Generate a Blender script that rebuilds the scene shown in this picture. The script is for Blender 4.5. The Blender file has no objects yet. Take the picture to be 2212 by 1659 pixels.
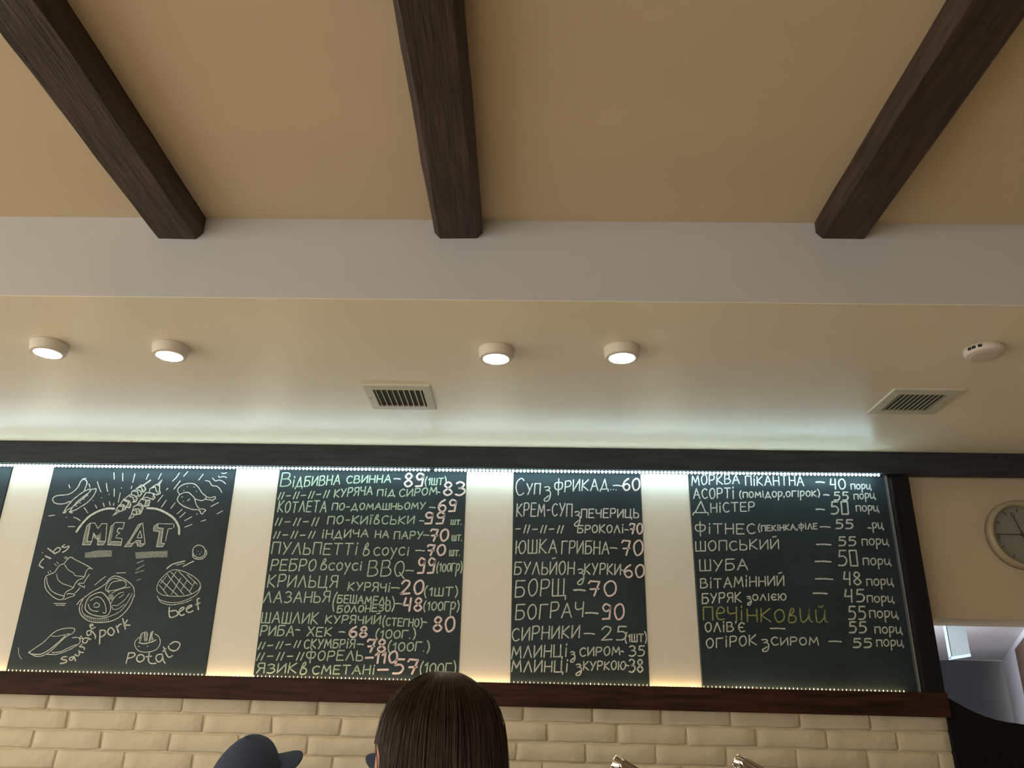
import bpy, bmesh, math, random
from mathutils import Vector, Matrix, noise
random.seed(7)
SC = bpy.context.scene
COL = SC.collection

# ------------------------------------------------------------------ camera
F_PX, W_PX, H_PX = 1759.5, 2212.0, 1659.0
YAW, PITCH, ROLL = -0.01832, 0.38509, 0.01830
CAM_Z = 1.65
_f = Vector((math.sin(YAW)*math.cos(PITCH), math.cos(YAW)*math.cos(PITCH), math.sin(PITCH)))
_r0 = Vector((math.cos(YAW), -math.sin(YAW), 0)); _u0 = _r0.cross(_f)
CR = _r0*math.cos(ROLL) + _u0*math.sin(ROLL)
CU = -_r0*math.sin(ROLL) + _u0*math.cos(ROLL)
CF = _f
CAM = Vector((0, 0, CAM_Z))
cd = bpy.data.cameras.new('camera'); cam = bpy.data.objects.new('camera', cd); COL.objects.link(cam)
cd.sensor_fit = 'HORIZONTAL'; cd.sensor_width = 36.0; cd.lens = F_PX/W_PX*36.0
cd.clip_start = 0.02; cd.clip_end = 100
cam.matrix_world = Matrix(((CR.x, CU.x, -CF.x, CAM.x), (CR.y, CU.y, -CF.y, CAM.y), (CR.z, CU.z, -CF.z, CAM.z), (0, 0, 0, 1)))
SC.camera = cam

def ray(x, y): return CR*((x-W_PX/2)/F_PX) - CU*((y-H_PX/2)/F_PX) + CF
def P(x, y, Y):                     # pixel -> point on the vertical plane at distance Y
    d = ray(x, y); return CAM + d*(Y/d.y)
def PZ(x, y, Z):                    # pixel -> point on the horizontal plane at height Z
    d = ray(x, y); return CAM + d*((Z-CAM_Z)/d.z)

# ------------------------------------------------------------------ world, exposure
def lin(c): return c/12.92 if c <= 0.04045 else ((c+0.055)/1.055)**2.4
def rgb(r, g, b): return (lin(r/255), lin(g/255), lin(b/255), 1)
w = bpy.data.worlds.new('world'); SC.world = w; w.use_nodes = True
bg = w.node_tree.nodes['Background']; bg.inputs[0].default_value = (1.0, 0.925, 0.795, 1); bg.inputs[1].default_value = 1.0
vs = SC.view_settings
vs.view_transform = 'Standard'; vs.look = 'None'; vs.exposure = 1.4; vs.gamma = 1.0; vs.use_curve_mapping = False

# ------------------------------------------------------------------ materials
MATS = {}
def mat(name, c, rough=0.6, metal=0.0, var=0.0, scale=8.0, bump=0.0, bscale=40.0, stretch=None, c2=None,
        emit=None, estr=0.0, spec=0.5, alpha=None, ascale=260):
    m = bpy.data.materials.new(name); m.use_nodes = True; nt = m.node_tree; N = nt.nodes; L = nt.links
    b = N['Principled BSDF']
    b.inputs['Base Color'].default_value = c; b.inputs['Roughness'].default_value = rough
    b.inputs['Metallic'].default_value = metal; b.inputs['Specular IOR Level'].default_value = spec
    tc = N.new('ShaderNodeTexCoord'); mp = N.new('ShaderNodeMapping'); L.new(tc.outputs['Object'], mp.inputs[0])
    if stretch: mp.inputs['Scale'].default_value = stretch
    if var > 0 or c2:
        n = N.new('ShaderNodeTexNoise'); n.inputs['Scale'].default_value = scale; n.inputs['Detail'].default_value = 5
        L.new(mp.outputs[0], n.inputs['Vector'])
        r = N.new('ShaderNodeValToRGB'); L.new(n.outputs['Fac'], r.inputs[0])
        if c2 is None: c2 = tuple(max(0, v*(1-var)) for v in c[:3])+(1,)
        r.color_ramp.elements[0].position = 0.35; r.color_ramp.elements[1].position = 0.68
        r.color_ramp.elements[0].color = c2; r.color_ramp.elements[1].color = c
        L.new(r.outputs[0], b.inputs['Base Color'])
    if bump > 0:
        n2 = N.new('ShaderNodeTexNoise'); n2.inputs['Scale'].default_value = bscale; n2.inputs['Detail'].default_value = 4
        L.new(mp.outputs[0], n2.inputs['Vector'])
        bp = N.new('ShaderNodeBump'); bp.inputs['Strength'].default_value = bump; bp.inputs['Distance'].default_value = 0.01
        L.new(n2.outputs['Fac'], bp.inputs['Height']); L.new(bp.outputs[0], b.inputs['Normal'])
    if emit:
        b.inputs['Emission Color'].default_value = emit; b.inputs['Emission Strength'].default_value = estr
    if alpha is not None:
        n3 = N.new('ShaderNodeTexNoise'); n3.inputs['Scale'].default_value = ascale; n3.inputs['Detail'].default_value = 3
        L.new(tc.outputs['Object'], n3.inputs['Vector'])
        mr = N.new('ShaderNodeMapRange'); mr.inputs[1].default_value = 0.3; mr.inputs[2].default_value = 0.7
        mr.inputs[3].default_value = alpha[0]; mr.inputs[4].default_value = alpha[1]
        L.new(n3.outputs['Fac'], mr.inputs[0]); L.new(mr.outputs[0], b.inputs['Alpha'])
    MATS[name] = m; return m

mat('ceiling_paint', rgb(206, 188, 158), 0.85, var=0.04, scale=3, bump=0.03, bscale=120)
mat('fascia_paint', rgb(190, 189, 189), 0.8, var=0.03, scale=4, bump=0.03, bscale=100)
mat('soffit_paint', rgb(236, 227, 205), 0.33, var=0.03, scale=3, bump=0.012, bscale=60, spec=0.45)
mat('wall_paint', rgb(184, 170, 144), 0.8, var=0.05, scale=4, bump=0.03, bscale=120)
mat('floor_tile', rgb(176, 158, 132), 0.5, var=0.15, scale=3)
mat('beam_wood', rgb(70, 50, 38), 0.55, c2=rgb(38, 29, 25), scale=7, stretch=(9, 0.7, 9), bump=0.35, bscale=14)
mat('rail_wood', rgb(64, 38, 26), 0.6, c2=rgb(36, 22, 17), spec=0.15, scale=7, stretch=(0.8, 9, 9), bump=0.25, bscale=14)
mat('rail_dark', rgb(50, 54, 58), 0.55, c2=rgb(36, 39, 42), spec=0.25, scale=6, stretch=(0.8, 9, 9), bump=0.2, bscale=14)
mat('post_dark', rgb(30, 29, 29), 0.7, c2=rgb(20, 19, 19), spec=0.12, scale=6, stretch=(9, 9, 0.8), bump=0.2, bscale=14)
mat('panel_black', rgb(24, 20, 18), 0.7, c2=rgb(16, 14, 13), spec=0.12, scale=5)
mat('board', rgb(37, 52, 58), 0.6, c2=rgb(25, 37, 42), scale=3.2, bump=0.03, bscale=200, spec=0.25)
mat('white_panel', rgb(206, 202, 190), 0.5)
mat('brick_paint', rgb(204, 193, 168), 0.75, var=0.09, scale=6, bump=0.6, bscale=22)
mat('mortar', rgb(198, 186, 158), 0.8, bump=0.2, bscale=60)
mat('white_plastic', rgb(208, 200, 186), 0.45)
mat('vent_grey', rgb(196, 194, 178), 0.5)
mat('vent_dark', rgb(70, 72, 66), 0.8)
mat('dark_slot', rgb(30, 28, 26), 0.7)
mat('alu', rgb(150, 150, 148), 0.35, metal=0.8)
mat('steel', rgb(200, 198, 190), 0.12, metal=1.0)
mat('steel_brushed', rgb(170, 170, 168), 0.35, metal=1.0)
mat('tape', rgb(90, 96, 98), 0.5)
mat('led_cool', (1, 1, 1, 1), 0.4, emit=(0.66, 0.95, 1.0, 1), estr=17)
mat('led_warm', (1, 1, 1, 1), 0.4, emit=(1.0, 0.72, 0.38, 1), estr=8)
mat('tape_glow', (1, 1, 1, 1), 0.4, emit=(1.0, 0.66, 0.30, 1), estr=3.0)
mat('lamp_glow', (1, 1, 1, 1), 0.4, emit=(1.0, 0.80, 0.55, 1), estr=48)
mat('chalk_white', rgb(226, 230, 222), 0.95, c2=rgb(182, 188, 182), scale=90, alpha=(0.55, 1.0))
mat('chalk_green', rgb(200, 222, 200), 0.95, c2=rgb(160, 184, 164), scale=90, alpha=(0.55, 1.0))
mat('chalk_pink', rgb(236, 220, 218), 0.95, c2=rgb(212, 194, 194), scale=90, alpha=(0.7, 1.0))
mat('chalk_yellow', rgb(176, 178, 112), 0.95, c2=rgb(140, 144, 92), scale=90, alpha=(0.5, 0.95))
mat('chalk_fill', rgb(178, 184, 174), 0.95, alpha=(0.22, 0.62))
mat('chalk_faint', rgb(170, 176, 168), 0.95, alpha=(0.0, 0.10), ascale=22)
mat('chalk_smear', rgb(52, 62, 54), 0.9, c2=rgb(36, 48, 50), scale=12, stretch=(0.6, 1, 5))
mat('hair', rgb(68, 50, 40), 0.42, c2=rgb(44, 33, 28), scale=5, stretch=(14, 14, 0.6), spec=0.35)
mat('skin', rgb(182, 124, 106), 0.55)
mat('cap_navy', rgb(44, 56, 78), 0.85, var=0.2, scale=14, bump=0.3, bscale=180)
mat('cloth_dark', rgb(48, 48, 56), 0.9, var=0.15, scale=10)
mat('cloth_blue', rgb(58, 70, 96), 0.9, var=0.15, scale=10)
mat('eye', rgb(30, 24, 20), 0.2)
mat('counter_wood', rgb(110, 78, 52), 0.5, var=0.25, scale=5, stretch=(1, 6, 6))
mat('counter_top', rgb(196, 188, 176), 0.3)
mat('clock_rim', rgb(156, 146, 118), 0.4)
mat('clock_face', rgb(120, 124, 114), 0.5)
mat('clock_ink', rgb(58, 48, 46), 0.5)
mat('kitchen_white', rgb(206, 206, 212), 0.8, var=0.05, scale=3)
mat('kitchen_grey', rgb(86, 88, 94), 0.7, var=0.12, scale=2)
mat('kitchen_panel', rgb(112, 122, 122), 0.35, var=0.05)
mat('panel_edge', rgb(160, 178, 190), 0.3)
mat('door_brown', rgb(84, 60, 48), 0.6)
mat('cable', rgb(120, 122, 128), 0.6)
bd_ = MATS['board'].node_tree.nodes['Principled BSDF']; bd_.inputs['Sheen Weight'].default_value = 0.4; bd_.inputs['Sheen Roughness'].default_value = 0.4   # dust-like sheen, added to strengthen the LED glow on the boards
gm = mat('glass', (1, 1, 1, 1), 0.02); gm.node_tree.nodes['Principled BSDF'].inputs['Transmission Weight'].default_value = 1.0

# LED dots of the lower strip glow unevenly from one to the next
nt = MATS['led_warm'].node_tree; oi = nt.nodes.new('ShaderNodeObjectInfo'); pw = nt.nodes.new('ShaderNodeMath'); pw.operation = 'POWER'
pw.inputs[1].default_value = 3.5; ml = nt.nodes.new('ShaderNodeMath'); ml.operation = 'MULTIPLY'; ml.inputs[1].default_value = 2.6
nt.links.new(oi.outputs['Random'], pw.inputs[0]); nt.links.new(pw.outputs[0], ml.inputs[0])
nt.links.new(ml.outputs[0], nt.nodes['Principled BSDF'].inputs['Emission Strength'])

# ------------------------------------------------------------------ helpers
def obj(name, me, m=None, parent=None, loc=None):
    o = bpy.data.objects.new(name, me); COL.objects.link(o)
    if m is not None and me is not None and not me.materials: me.materials.append(MATS[m])
    if parent: o.parent = parent
    if loc is not None: o.location = loc
    return o
def tag(o, label=None, cat=None, group=None, kind=None):
    if label: o['label'] = label
    if cat: o['category'] = cat
    if group: o['group'] = group
    if kind: o['kind'] = kind
    return o
def empty(name, loc=(0, 0, 0)):
    o = bpy.data.objects.new(name, None); COL.objects.link(o); o.location = loc; o.empty_display_size = 0.05; return o
def mesh(name, verts, faces, smooth=False):
    me = bpy.data.meshes.new(name); me.from_pydata([tuple(v) for v in verts], [], faces)
    bm = bmesh.new(); bm.from_mesh(me); bmesh.ops.recalc_face_normals(bm, faces=bm.faces); bm.to_mesh(me); bm.free()
    if smooth:
        for p in me.polygons: p.use_smooth = True
    me.update(); return me
def prism(name, poly, y0, y1, bevel=0.0):      # polygon in (x, z) extruded from y0 to y1
    n = len(poly); v = [(x, y0, z) for x, z in poly] + [(x, y1, z) for x, z in poly]
    f = [tuple(range(n)), tuple(range(2*n-1, n-1, -1))] + [(i, i+n, (i+1) % n+n, (i+1) % n) for i in range(n)]
    me = mesh(name, v, f)
    if bevel: bev(me, bevel)
    return me
def bev(me, w, seg=2):
    bm = bmesh.new(); bm.from_mesh(me)
    bmesh.ops.bevel(bm, geom=list(bm.edges), offset=w, segments=seg, affect='EDGES', profile=0.6); bm.to_mesh(me); bm.free()
def box(name, x0, x1, y0, y1, z0, z1, bevel=0.0): return prism(name, [(x0, z0), (x1, z0), (x1, z1), (x0, z1)], y0, y1, bevel)
def lathe(name, prof, seg=48, smooth=True):     # (r, z) profile around z
    v = []; f = []
    for r, z in prof:
        for k in range(seg):
            a = 2*math.pi*k/seg; v.append((r*math.cos(a), r*math.sin(a), z))
    for i in range(len(prof)-1):
        for k in range(seg): f.append((i*seg+k, i*seg+(k+1) % seg, (i+1)*seg+(k+1) % seg, (i+1)*seg+k))
    f.append(tuple(range(seg))); f.append(tuple(range((len(prof)-1)*seg, len(prof)*seg)))
    me = mesh(name, v, f)
    if smooth:
        for p in me.polygons: p.use_smooth = len(p.vertices) == 4 and abs(p.normal.z) < 0.9
    return me
def struct(name, me, m, label=None):
    o = obj(name, me, m); tag(o, label, None, None, 'structure'); return o

YW = 3.60                       # plane of the boards
Z_SOF = CAM_Z + 1.1284          # soffit over the counter
Z_CEIL = CAM_Z + 1.405          # beamed ceiling
Y_FAS = 2.130                   # fascia between the two ceilings

# ------------------------------------------------------------------ room shell
struct('ceiling', box('ceiling', -5.0, 2.9, -3.2, Y_FAS+0.2, Z_CEIL, Z_CEIL+0.12), 'ceiling_paint', 'beige painted ceiling carrying the dark beams')
struct('trim_1', box('trim_1', -5.0, 2.9, Y_FAS, Y_FAS+0.06, Z_SOF+0.002, Z_CEIL), 'fascia_paint', 'pale vertical step between beamed ceiling and lower ceiling')
struct('ceiling_lower', box('ceiling_lower', -5.0, 2.9, Y_FAS+0.001, 3.95, Z_SOF, Z_SOF+0.1), 'soffit_paint', 'lower satin ceiling over the menu boards')
struct('floor', box('floor', -5.0, 4.6, -3.2, 8.2, -0.1, 0.0), 'floor_tile', 'tiled floor')
XB0, XB1 = -3.4, P(2052, 1580, YW).x           # brick wall extents
Z_BR = P(1000, 1523, YW).z
struct('wall_menu', box('wall_menu', XB0-1.6, P(1990, 1250, YW).x, YW+0.03, YW+0.3, 0, Z_SOF), 'wall_paint', 'wall behind the menu boards')
# wall to the right of the post with an opening below a lintel
XR0 = P(1990, 1250, YW).x
zL = P(2110, 1337, YW+0.02).z
struct('wall_right_front', box('wall_right_front', XR0, 2.9, YW+0.02, YW+0.31, zL, Z_SOF), 'wall_paint', 'beige wall with the clock above a doorway lintel')
xj = P(2212, 1450, YW).x+.36
struct('wall_right_jamb', box('wall_right_jamb', xj, 2.9, YW+0.02, YW+0.31, 0, zL), 'wall_paint', 'beige wall at the right of the doorway')
struct('wall_right_blocker', box('wall_right_blocker', 2.9, 3.0, -3.2, 3.95, 0, Z_CEIL), 'wall_paint', 'unseen beige side wall added to darken the right side')  # out of view, added to keep ambient light off the right side
struct('wall_back_blocker', box('wall_back_blocker', -0.6, 3.0, -3.3, -3.2, 0, Z_CEIL), 'wall_paint', 'unseen beige wall behind the guests, added to block light')  # unseen, closes only the right half so light falls off left to right

# ------------------------------------------------------------------ ceiling beams
def beam(pxs, label, seed):
    # pxs: x of left and right bottom corners on the fascia (pixels at y~500)
    xl, xr = P(pxs[0], 500, Y_FAS).x, P(pxs[1], 500, Y_FAS).x
    zb = P((pxs[0]+pxs[1])/2, 516, Y_FAS).z
    ch = 0.020
    prof = [(xl, Z_CEIL+0.002), (xl, zb+ch), (xl+ch*0.9, zb), (xr-ch*0.9, zb), (xr, zb+ch), (xr, Z_CEIL+0.002)]
    v = []; f = []; n = len(prof); Ny = 90; rnd = random.Random(seed); y1, y0 = Y_FAS-0.001, -3.0
    for i in range(Ny+1):
        y = y1+(y0-y1)*i/Ny
        for k, (x, z) in enumerate(prof):
            d = noise.noise(Vector((k*3.1+seed, y*3.0, seed)))*0.0035 + noise.noise(Vector((k*5.3, y*11.0, seed)))*0.0015
            v.append((x+(d if k not in (0, 5) else d), y, z+(d*0.8 if k not in (0, 5) else 0)))
    for i in range(Ny):
        for k in range(n-1): f.append((i*n+k, i*n+k+1, (i+1)*n+k+1, (i+1)*n+k))
    f.append(tuple(range(n))); f.append(tuple(range(Ny*n, Ny*n+n)))
    o = obj('ceiling_beam', mesh('ceiling_beam', v, f), 'beam_wood')
    tag(o, label, 'beam', 'dark wooden ceiling beams')
beam((333, 440), 'dark brown wooden ceiling beam on the left, above the two left downlights', 1)
beam((939, 1042), 'dark brown wooden ceiling beam in the middle of the ceiling', 2)
beam((1761, 1876), 'dark brown wooden ceiling beam on the right, nearest the clock', 3)

# ------------------------------------------------------------------ downlights
def downlight(px, label):
    p = PZ(px[0], px[1], Z_SOF)
    t = empty('downlight', p); tag(t, label, 'lamp', 'round surface downlights on the lower ceiling')
    body = lathe('housing', [(0.060, 0.0), (0.060, -0.004), (0.057, -0.026), (0.053, -0.035), (0.044, -0.0365), (0.042, -0.034)])
    obj('housing', body, 'white_plastic', t)
    obj('diffuser', lathe('diffuser', [(0.041, -0.0335), (0.041, -0.0358), (0.020, -0.0362), (0.002, -0.0363)]), 'lamp_glow', t)
for px, lb in (((108, 743), 'round white downlight glowing at the far left of the lower ceiling'),
               ((370, 749), 'round white downlight, second from the left on the lower ceiling'),
               ((1072, 755), 'round white downlight right of the middle air vent'),
               ((1343, 753), 'rightmost of the four glowing round downlights')): downlight(px, lb)

# ------------------------------------------------------------------ smoke detector
p = PZ(2124, 754, Z_SOF); t = empty('smoke_detector', p); tag(t, 'white round smoke detector beside the right air vent', 'smoke detector')
obj('housing', lathe('housing', [(0.060, 0), (0.060, -0.013), (0.054, -0.023), (0.040, -0.027), (0.002, -0.028)]), 'white_plastic', t)
for a in (200, 214, 232): 
    s = obj('slot', box('slot', -0.006, 0.006, -0.002, 0.002, -0.005, 0.004), 'dark_slot', t)
    a = math.radians(a); s.location = (0.0595*math.cos(a), 0.0595*math.sin(a), -0.009); s.rotation_euler = (0, 0, a+math.pi/2)

# ------------------------------------------------------------------ air vents
def vent(out, inn, label, ns, sg=1):
    q = [PZ(x, y, Z_SOF) for x, y in out]; r = [PZ(x, y, Z_SOF) for x, y in inn]
    x0 = (q[0].x+q[3].x)/2; x1 = (q[1].x+q[2].x)/2; y0 = (q[0].y+q[1].y)/2; y1 = (q[2].y+q[3].y)/2
    a0 = (r[0].x+r[3].x)/2; a1 = (r[1].x+r[2].x)/2; b0 = (r[0].y+r[1].y)/2; b1 = (r[2].y+r[3].y)/2
    c = Vector(((x0+x1)/2, (y0+y1)/2, Z_SOF)); t = empty('air_vent', c); tag(t, label, 'vent', 'air vents in the lower ceiling')
    v = []
    for X0, X1, Y0, Y1, Z in ((x0, x1, y0, y1, 0), (x0+.002, x1-.002, y0+.002, y1-.002, -.006), (a0, a1, b0, b1, -.008), (a0, a1, b0, b1, 0)):
        v += [(X0-c.x, Y0-c.y, Z), (X1-c.x, Y0-c.y, Z), (X1-c.x, Y1-c.y, Z), (X0-c.x, Y1-c.y, Z)]
    f = [(i*4+k, i*4+(k+1) % 4, (i+1)*4+(k+1) % 4, (i+1)*4+k) for i in range(3) for k in range(4)]
    obj('frame', mesh('frame', v, f), 'vent_grey', t)
    obj('backing', box('backing', a0-c.x, a1-c.x, b0-c.y, b1-c.y, -0.0010, -0.0002), 'vent_dark', t)
    sm = mesh('slat', [(-.0005, b0-c.y, -.001), (.0015, b0-c.y, -.001), (.0062, b0-c.y, -.0085), (.0040, b0-c.y, -.0085),
                       (-.0005, b1-c.y, -.001), (.0015, b1-c.y, -.001), (.0062, b1-c.y, -.0085), (.0040, b1-c.y, -.0085)],
              [(0, 1, 2, 3), (4, 5, 6, 7), (0, 1, 5, 4), (1, 2, 6, 5), (2, 3, 7, 6), (3, 0, 4, 7)])
    for k in range(ns):
        obj('slat', sm, 'vent_grey', t, (a0-c.x+(a1-a0)*(k+.5)/ns-.003*sg, 0, 0)).scale.x = sg
    for sx in (x0+.014, x1-.014):
        obj('screw', lathe('screw', [(.003, 0), (.003, -.0085), (.001, -.0092)], 12), 'alu', t, (sx-c.x, 0, 0))
vent(((779, 831), (927, 829), (944, 883), (808, 881)), ((803, 838), (913, 839), (924, 875), (822, 874)), 'pale slatted air vent left of the middle downlights', 9)
vent(((1931, 838), (2070, 840), (2029, 893), (1873, 891)), ((1942, 848), (2047, 849), (2005, 884), (1901, 884)), 'pale slatted air vent in the right of the lower ceiling, near the smoke detector', 10, -1)

# ------------------------------------------------------------------ rails, post
YR = 3.545
def rail(name, tl, tr, bl, br, m, label, y0=YR, y1=YW-0.0005, ztop=None):
    a, b, c, d = [P(x, y, y0) for x, y in (tl, tr, br, bl)]
    if ztop: a.z = b.z = ztop
    ext = lambda p, q, X: (X, p.z+(q.z-p.z)*(X-p.x)/(q.x-p.x))
    xl, xr = (-3.4, b.x)
    poly = [ext(d, c, xl), ext(d, c, xr), ext(a, b, xr), ext(a, b, xl)]
    o = obj(name, prism(name, poly, y0, y1, 0.003), m); return tag(o, label, 'rail')
rail('top_rail', (0, 960), (2490, 988.3), (0, 999.5), (2490, 1029.4), 'rail_dark', 'dark wooden rail along the top of the menu boards under the ceiling', ztop=Z_SOF-0.001)
rail('bottom_rail', (0, 1449), (2047, 1497), (0, 1499), (2047, 1550), 'rail_wood', 'dark brown wooden rail between the menu boards and the white bricks', y1=3.566)
xa, xb = P(1928, 1030, YR).x, P(1964, 1030, YR).x
xm0 = (P(1926, 1032, YR).x+P(1998, 1490, YR).x)/2; xm1 = (P(1962, 1032, YR).x+P(2043, 1490, YR).x)/2
o = obj('frame_post', box('frame_post', xm0, xm1, YR+0.002, YW+0.02, P(2030, 1497, YR).z, P(1950, 1029, YR).z, 0.003), 'post_dark')
tag(o, 'black wooden post at the right end of the menu boards', 'post')
xs0 = (P(1913, 1032, YW-.01).x+P(1983, 1490, YW-.01).x)/2
o = obj('edge_strip', box('edge_strip', xs0, xm0-0.001, YW-0.022, YW+0.02, P(1985, 1496, YW).z, P(1913, 1028, YW).z, 0.002), 'alu')
tag(o, 'narrow grey metal strip between the rightmost board and the black post', 'trim strip')

# dark curved panel right of the bricks
cur = [(2046, 1506), (2058, 1513), (2074, 1522), (2090, 1531), (2107, 1539), (2130, 1548), (2152, 1555), (2175, 1560), (2192, 1562), (2212, 1565), (2260, 1568), (2320, 1570)]
poly = [(P(x, y, 3.565).x, P(x, y, 3.565).z) for x, y in cur]
poly = poly + [(poly[-1][0], 0.0), (XB1+0.0, 0.0), (P(2049, 1545, 3.565).x, poly[0][1]-0.08)]
o = obj('curved_panel', prism('curved_panel', poly, 3.565, 3.60), 'panel_black'); tag(o, 'black panel with a curved top edge right of the white bricks', 'panel')

# ------------------------------------------------------------------ chalkboards and white panels
bx = [((113, 1015), (15, 1445)), ((508, 1018), (443, 1458)), ((603, 1020), (547, 1462)), ((1007, 1022), (990, 1470)),
      ((1111, 1023), (1102, 1475)), ((1384, 1027), (1402, 1478)), ((1489, 1028), (1516, 1481))]
BX = [(P(*a, YW).x+P(*b, YW).x)/2 for a, b in bx] + [xs0]
XL = P(26, 1011, YW).x
zt = CAM_Z+1.045
def zbot(x):
    a, b = P(0, 1446, YW), P(1990, 1496, YW); return a.z+(b.z-a.z)*(x-a.x)/(b.x-a.x) - 0.012
def slab(name, x0, x1, y0, m, e=0.0015):
    return obj(name, prism(name, [(x0, zbot(x0)), (x1, zbot(x1)), (x1, zt), (x0, zt)], y0, YW+0.016, e), m)
boards = []
blab = ['black chalkboard with white chalk drawings of meat', 'black chalkboard with the longest menu list, left of the head with brown hair',
        'narrow black chalkboard listing soups and pancakes', 'black chalkboard listing salads, next to the black post']
for k in range(4):
    t = empty('chalkboard', (0, 0, 0)); tag(t, blab[k], 'chalkboard', 'menu chalkboards')
    s = slab('panel', BX[2*k]+.001, BX[2*k+1]-.001, YW, 'board'); s.parent = t; boards.append(t)
t = empty('chalkboard'); tag(t, 'black chalkboard only just showing at the left edge of the photo', 'chalkboard', 'menu chalkboards')
slab('panel', -3.2, XL-.001, YW, 'board').parent = t
wl = ['white panel at the far left, left of the meat drawings', 'white panel between the meat drawings and the longest menu list',
      'white panel between the longest menu list and the soup list', 'white panel between the soup list and the salad list']
for k, (a, b) in enumerate(((XL, BX[0]), (BX[1], BX[2]), (BX[3], BX[4]), (BX[5], BX[6]))):
    tag(slab('white_panel', a+.001, b-.001, YW+.006, 'white_panel'), wl[k], 'panel', 'white panels between the chalkboards')

# ------------------------------------------------------------------ LED strips
def led_strip(name, pl, pr, Y, pitch, m, me, n, label, gap=None):
    a, b = P(*pl, Y), P(*pr, Y); d = b-a; Ln = d.length; u = d/Ln
    t = empty(name, a); tag(t, label, 'light strip')
    tp = box('tape', 0, Ln, -.004, .004, -.001, .001); o = obj('tape', tp, 'tape', t)
    ang = math.atan2(d.z, d.x); o.rotation_euler = (0, -ang, 0); o.location = (0, 0.004, 0.0035 if m == 'led_cool' else -0.004)
    if m == 'led_warm':
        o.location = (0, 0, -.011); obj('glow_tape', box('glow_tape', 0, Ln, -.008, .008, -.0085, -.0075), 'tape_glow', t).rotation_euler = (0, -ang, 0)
    k = 0; s = pitch/2
    while s < Ln:
        if gap is None or abs((a+u*s).x-P(gap, 1012, Y).x) > pitch/2: obj('led', me, m, t, u*s)
        k += 1; s += pitch
    return k
sp = lathe('led', [(.0005, .0050), (.0036, .0038), (.0055, 0), (.0046, -.0036), (.0024, -.0054), (.0003, -.0058)], 10)
n1 = led_strip('led_strip', (-400, 1000.2), (1898, 1026.0), YR+0.003, 0.01667, 'led_cool', sp, 0, 'bright cool white LED strip along the top of the menu boards', gap=930)
dsh = box('led', -.0013, .0013, -.0013, .0013, -.0034, .0034, .0004)
n2 = led_strip('led_strip', (-400, 1438.0), (1958, 1493.5), YW-0.012, 0.01667, 'led_warm', dsh, 0, 'dim row of tiny warm LED dots along the bottom rail')

# ------------------------------------------------------------------ chalk
def smooth(pts, n=5):
    if len(pts) < 3: return pts
    closed = (pts[0][0]-pts[-1][0])**2+(pts[0][1]-pts[-1][1])**2 < 1e-6
    out = []; m = len(pts)
    for i in range(m-1):
        p1, p2 = pts[i], pts[i+1]
        p0 = pts[i-1] if i > 0 else (pts[-2] if closed else p1)
        p3 = pts[i+2] if i+2 < m else (pts[1] if closed else p2)
        for s in range(n):
            t = s/n; t2 = t*t; t3 = t2*t
            out.append(tuple(0.5*((2*p1[k])+(-p0[k]+p2[k])*t+(2*p0[k]-5*p1[k]+4*p2[k]-p3[k])*t2+(-p0[k]+3*p1[k]-3*p2[k]+p3[k])*t3) for k in (0, 1)))
    out.append(pts[-1]); return out
class Chalk:
    """strokes given in photo pixels, laid flat on the board plane"""
    def __init__(s): s.v = []; s.f = []
    def pt(s, x, y):
        p = P(x, y, YW); s.lift = getattr(s, 'lift', 0.0004); return (p.x, YW-s.lift, p.z)
    def stroke(s, pts, wpx):
        q = [s.pt(*p) for p in pts]; wd = wpx*0.00205/2
        for i in range(len(q)):
            a = q[i]; b0 = len(s.v); ww = wd*(0.88+0.24*random.random())
            for k in range(6):
                an = k*math.pi/3; s.v.append((a[0]+ww*math.cos(an), a[1], a[2]+ww*math.sin(an)))
            s.f.append(tuple(range(b0, b0+6)))
            if i+1 < len(q):
                b = q[i+1]; dx, dz = b[0]-a[0], b[2]-a[2]; L = math.hypot(dx, dz)
                if L < 1e-7: continue
                nx, nz = -dz/L*wd, dx/L*wd; b0 = len(s.v)
                s.v += [(a[0]+nx, a[1]-.00005, a[2]+nz), (a[0]-nx, a[1]-.00005, a[2]-nz), (b[0]-nx, a[1]-.00005, b[2]-nz), (b[0]+nx, a[1]-.00005, b[2]+nz)]
                s.f.append((b0, b0+1, b0+2, b0+3))
    def fill(s, pts):
        b0 = len(s.v); s.v += [s.pt(*p) for p in pts]; s.f.append(tuple(range(b0, b0+len(pts))))
    def build(s, name, m, parent, label=None):
        me = bpy.data.meshes.new(name); me.from_pydata(s.v, [], s.f)
        o = obj(name, me, m, parent)
        if label: o['label'] = label
        return o
O_ = (2.2, 8, .5, 6.4, .1, 3.6, 1.0, .5, 2.2, 0, 3.8, 1.6, 4.2, 4.6, 3.6, 7.2, 2.2, 8)
def sh(t, dx): return tuple(v+dx if i % 2 == 0 else v for i, v in enumerate(t))
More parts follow.
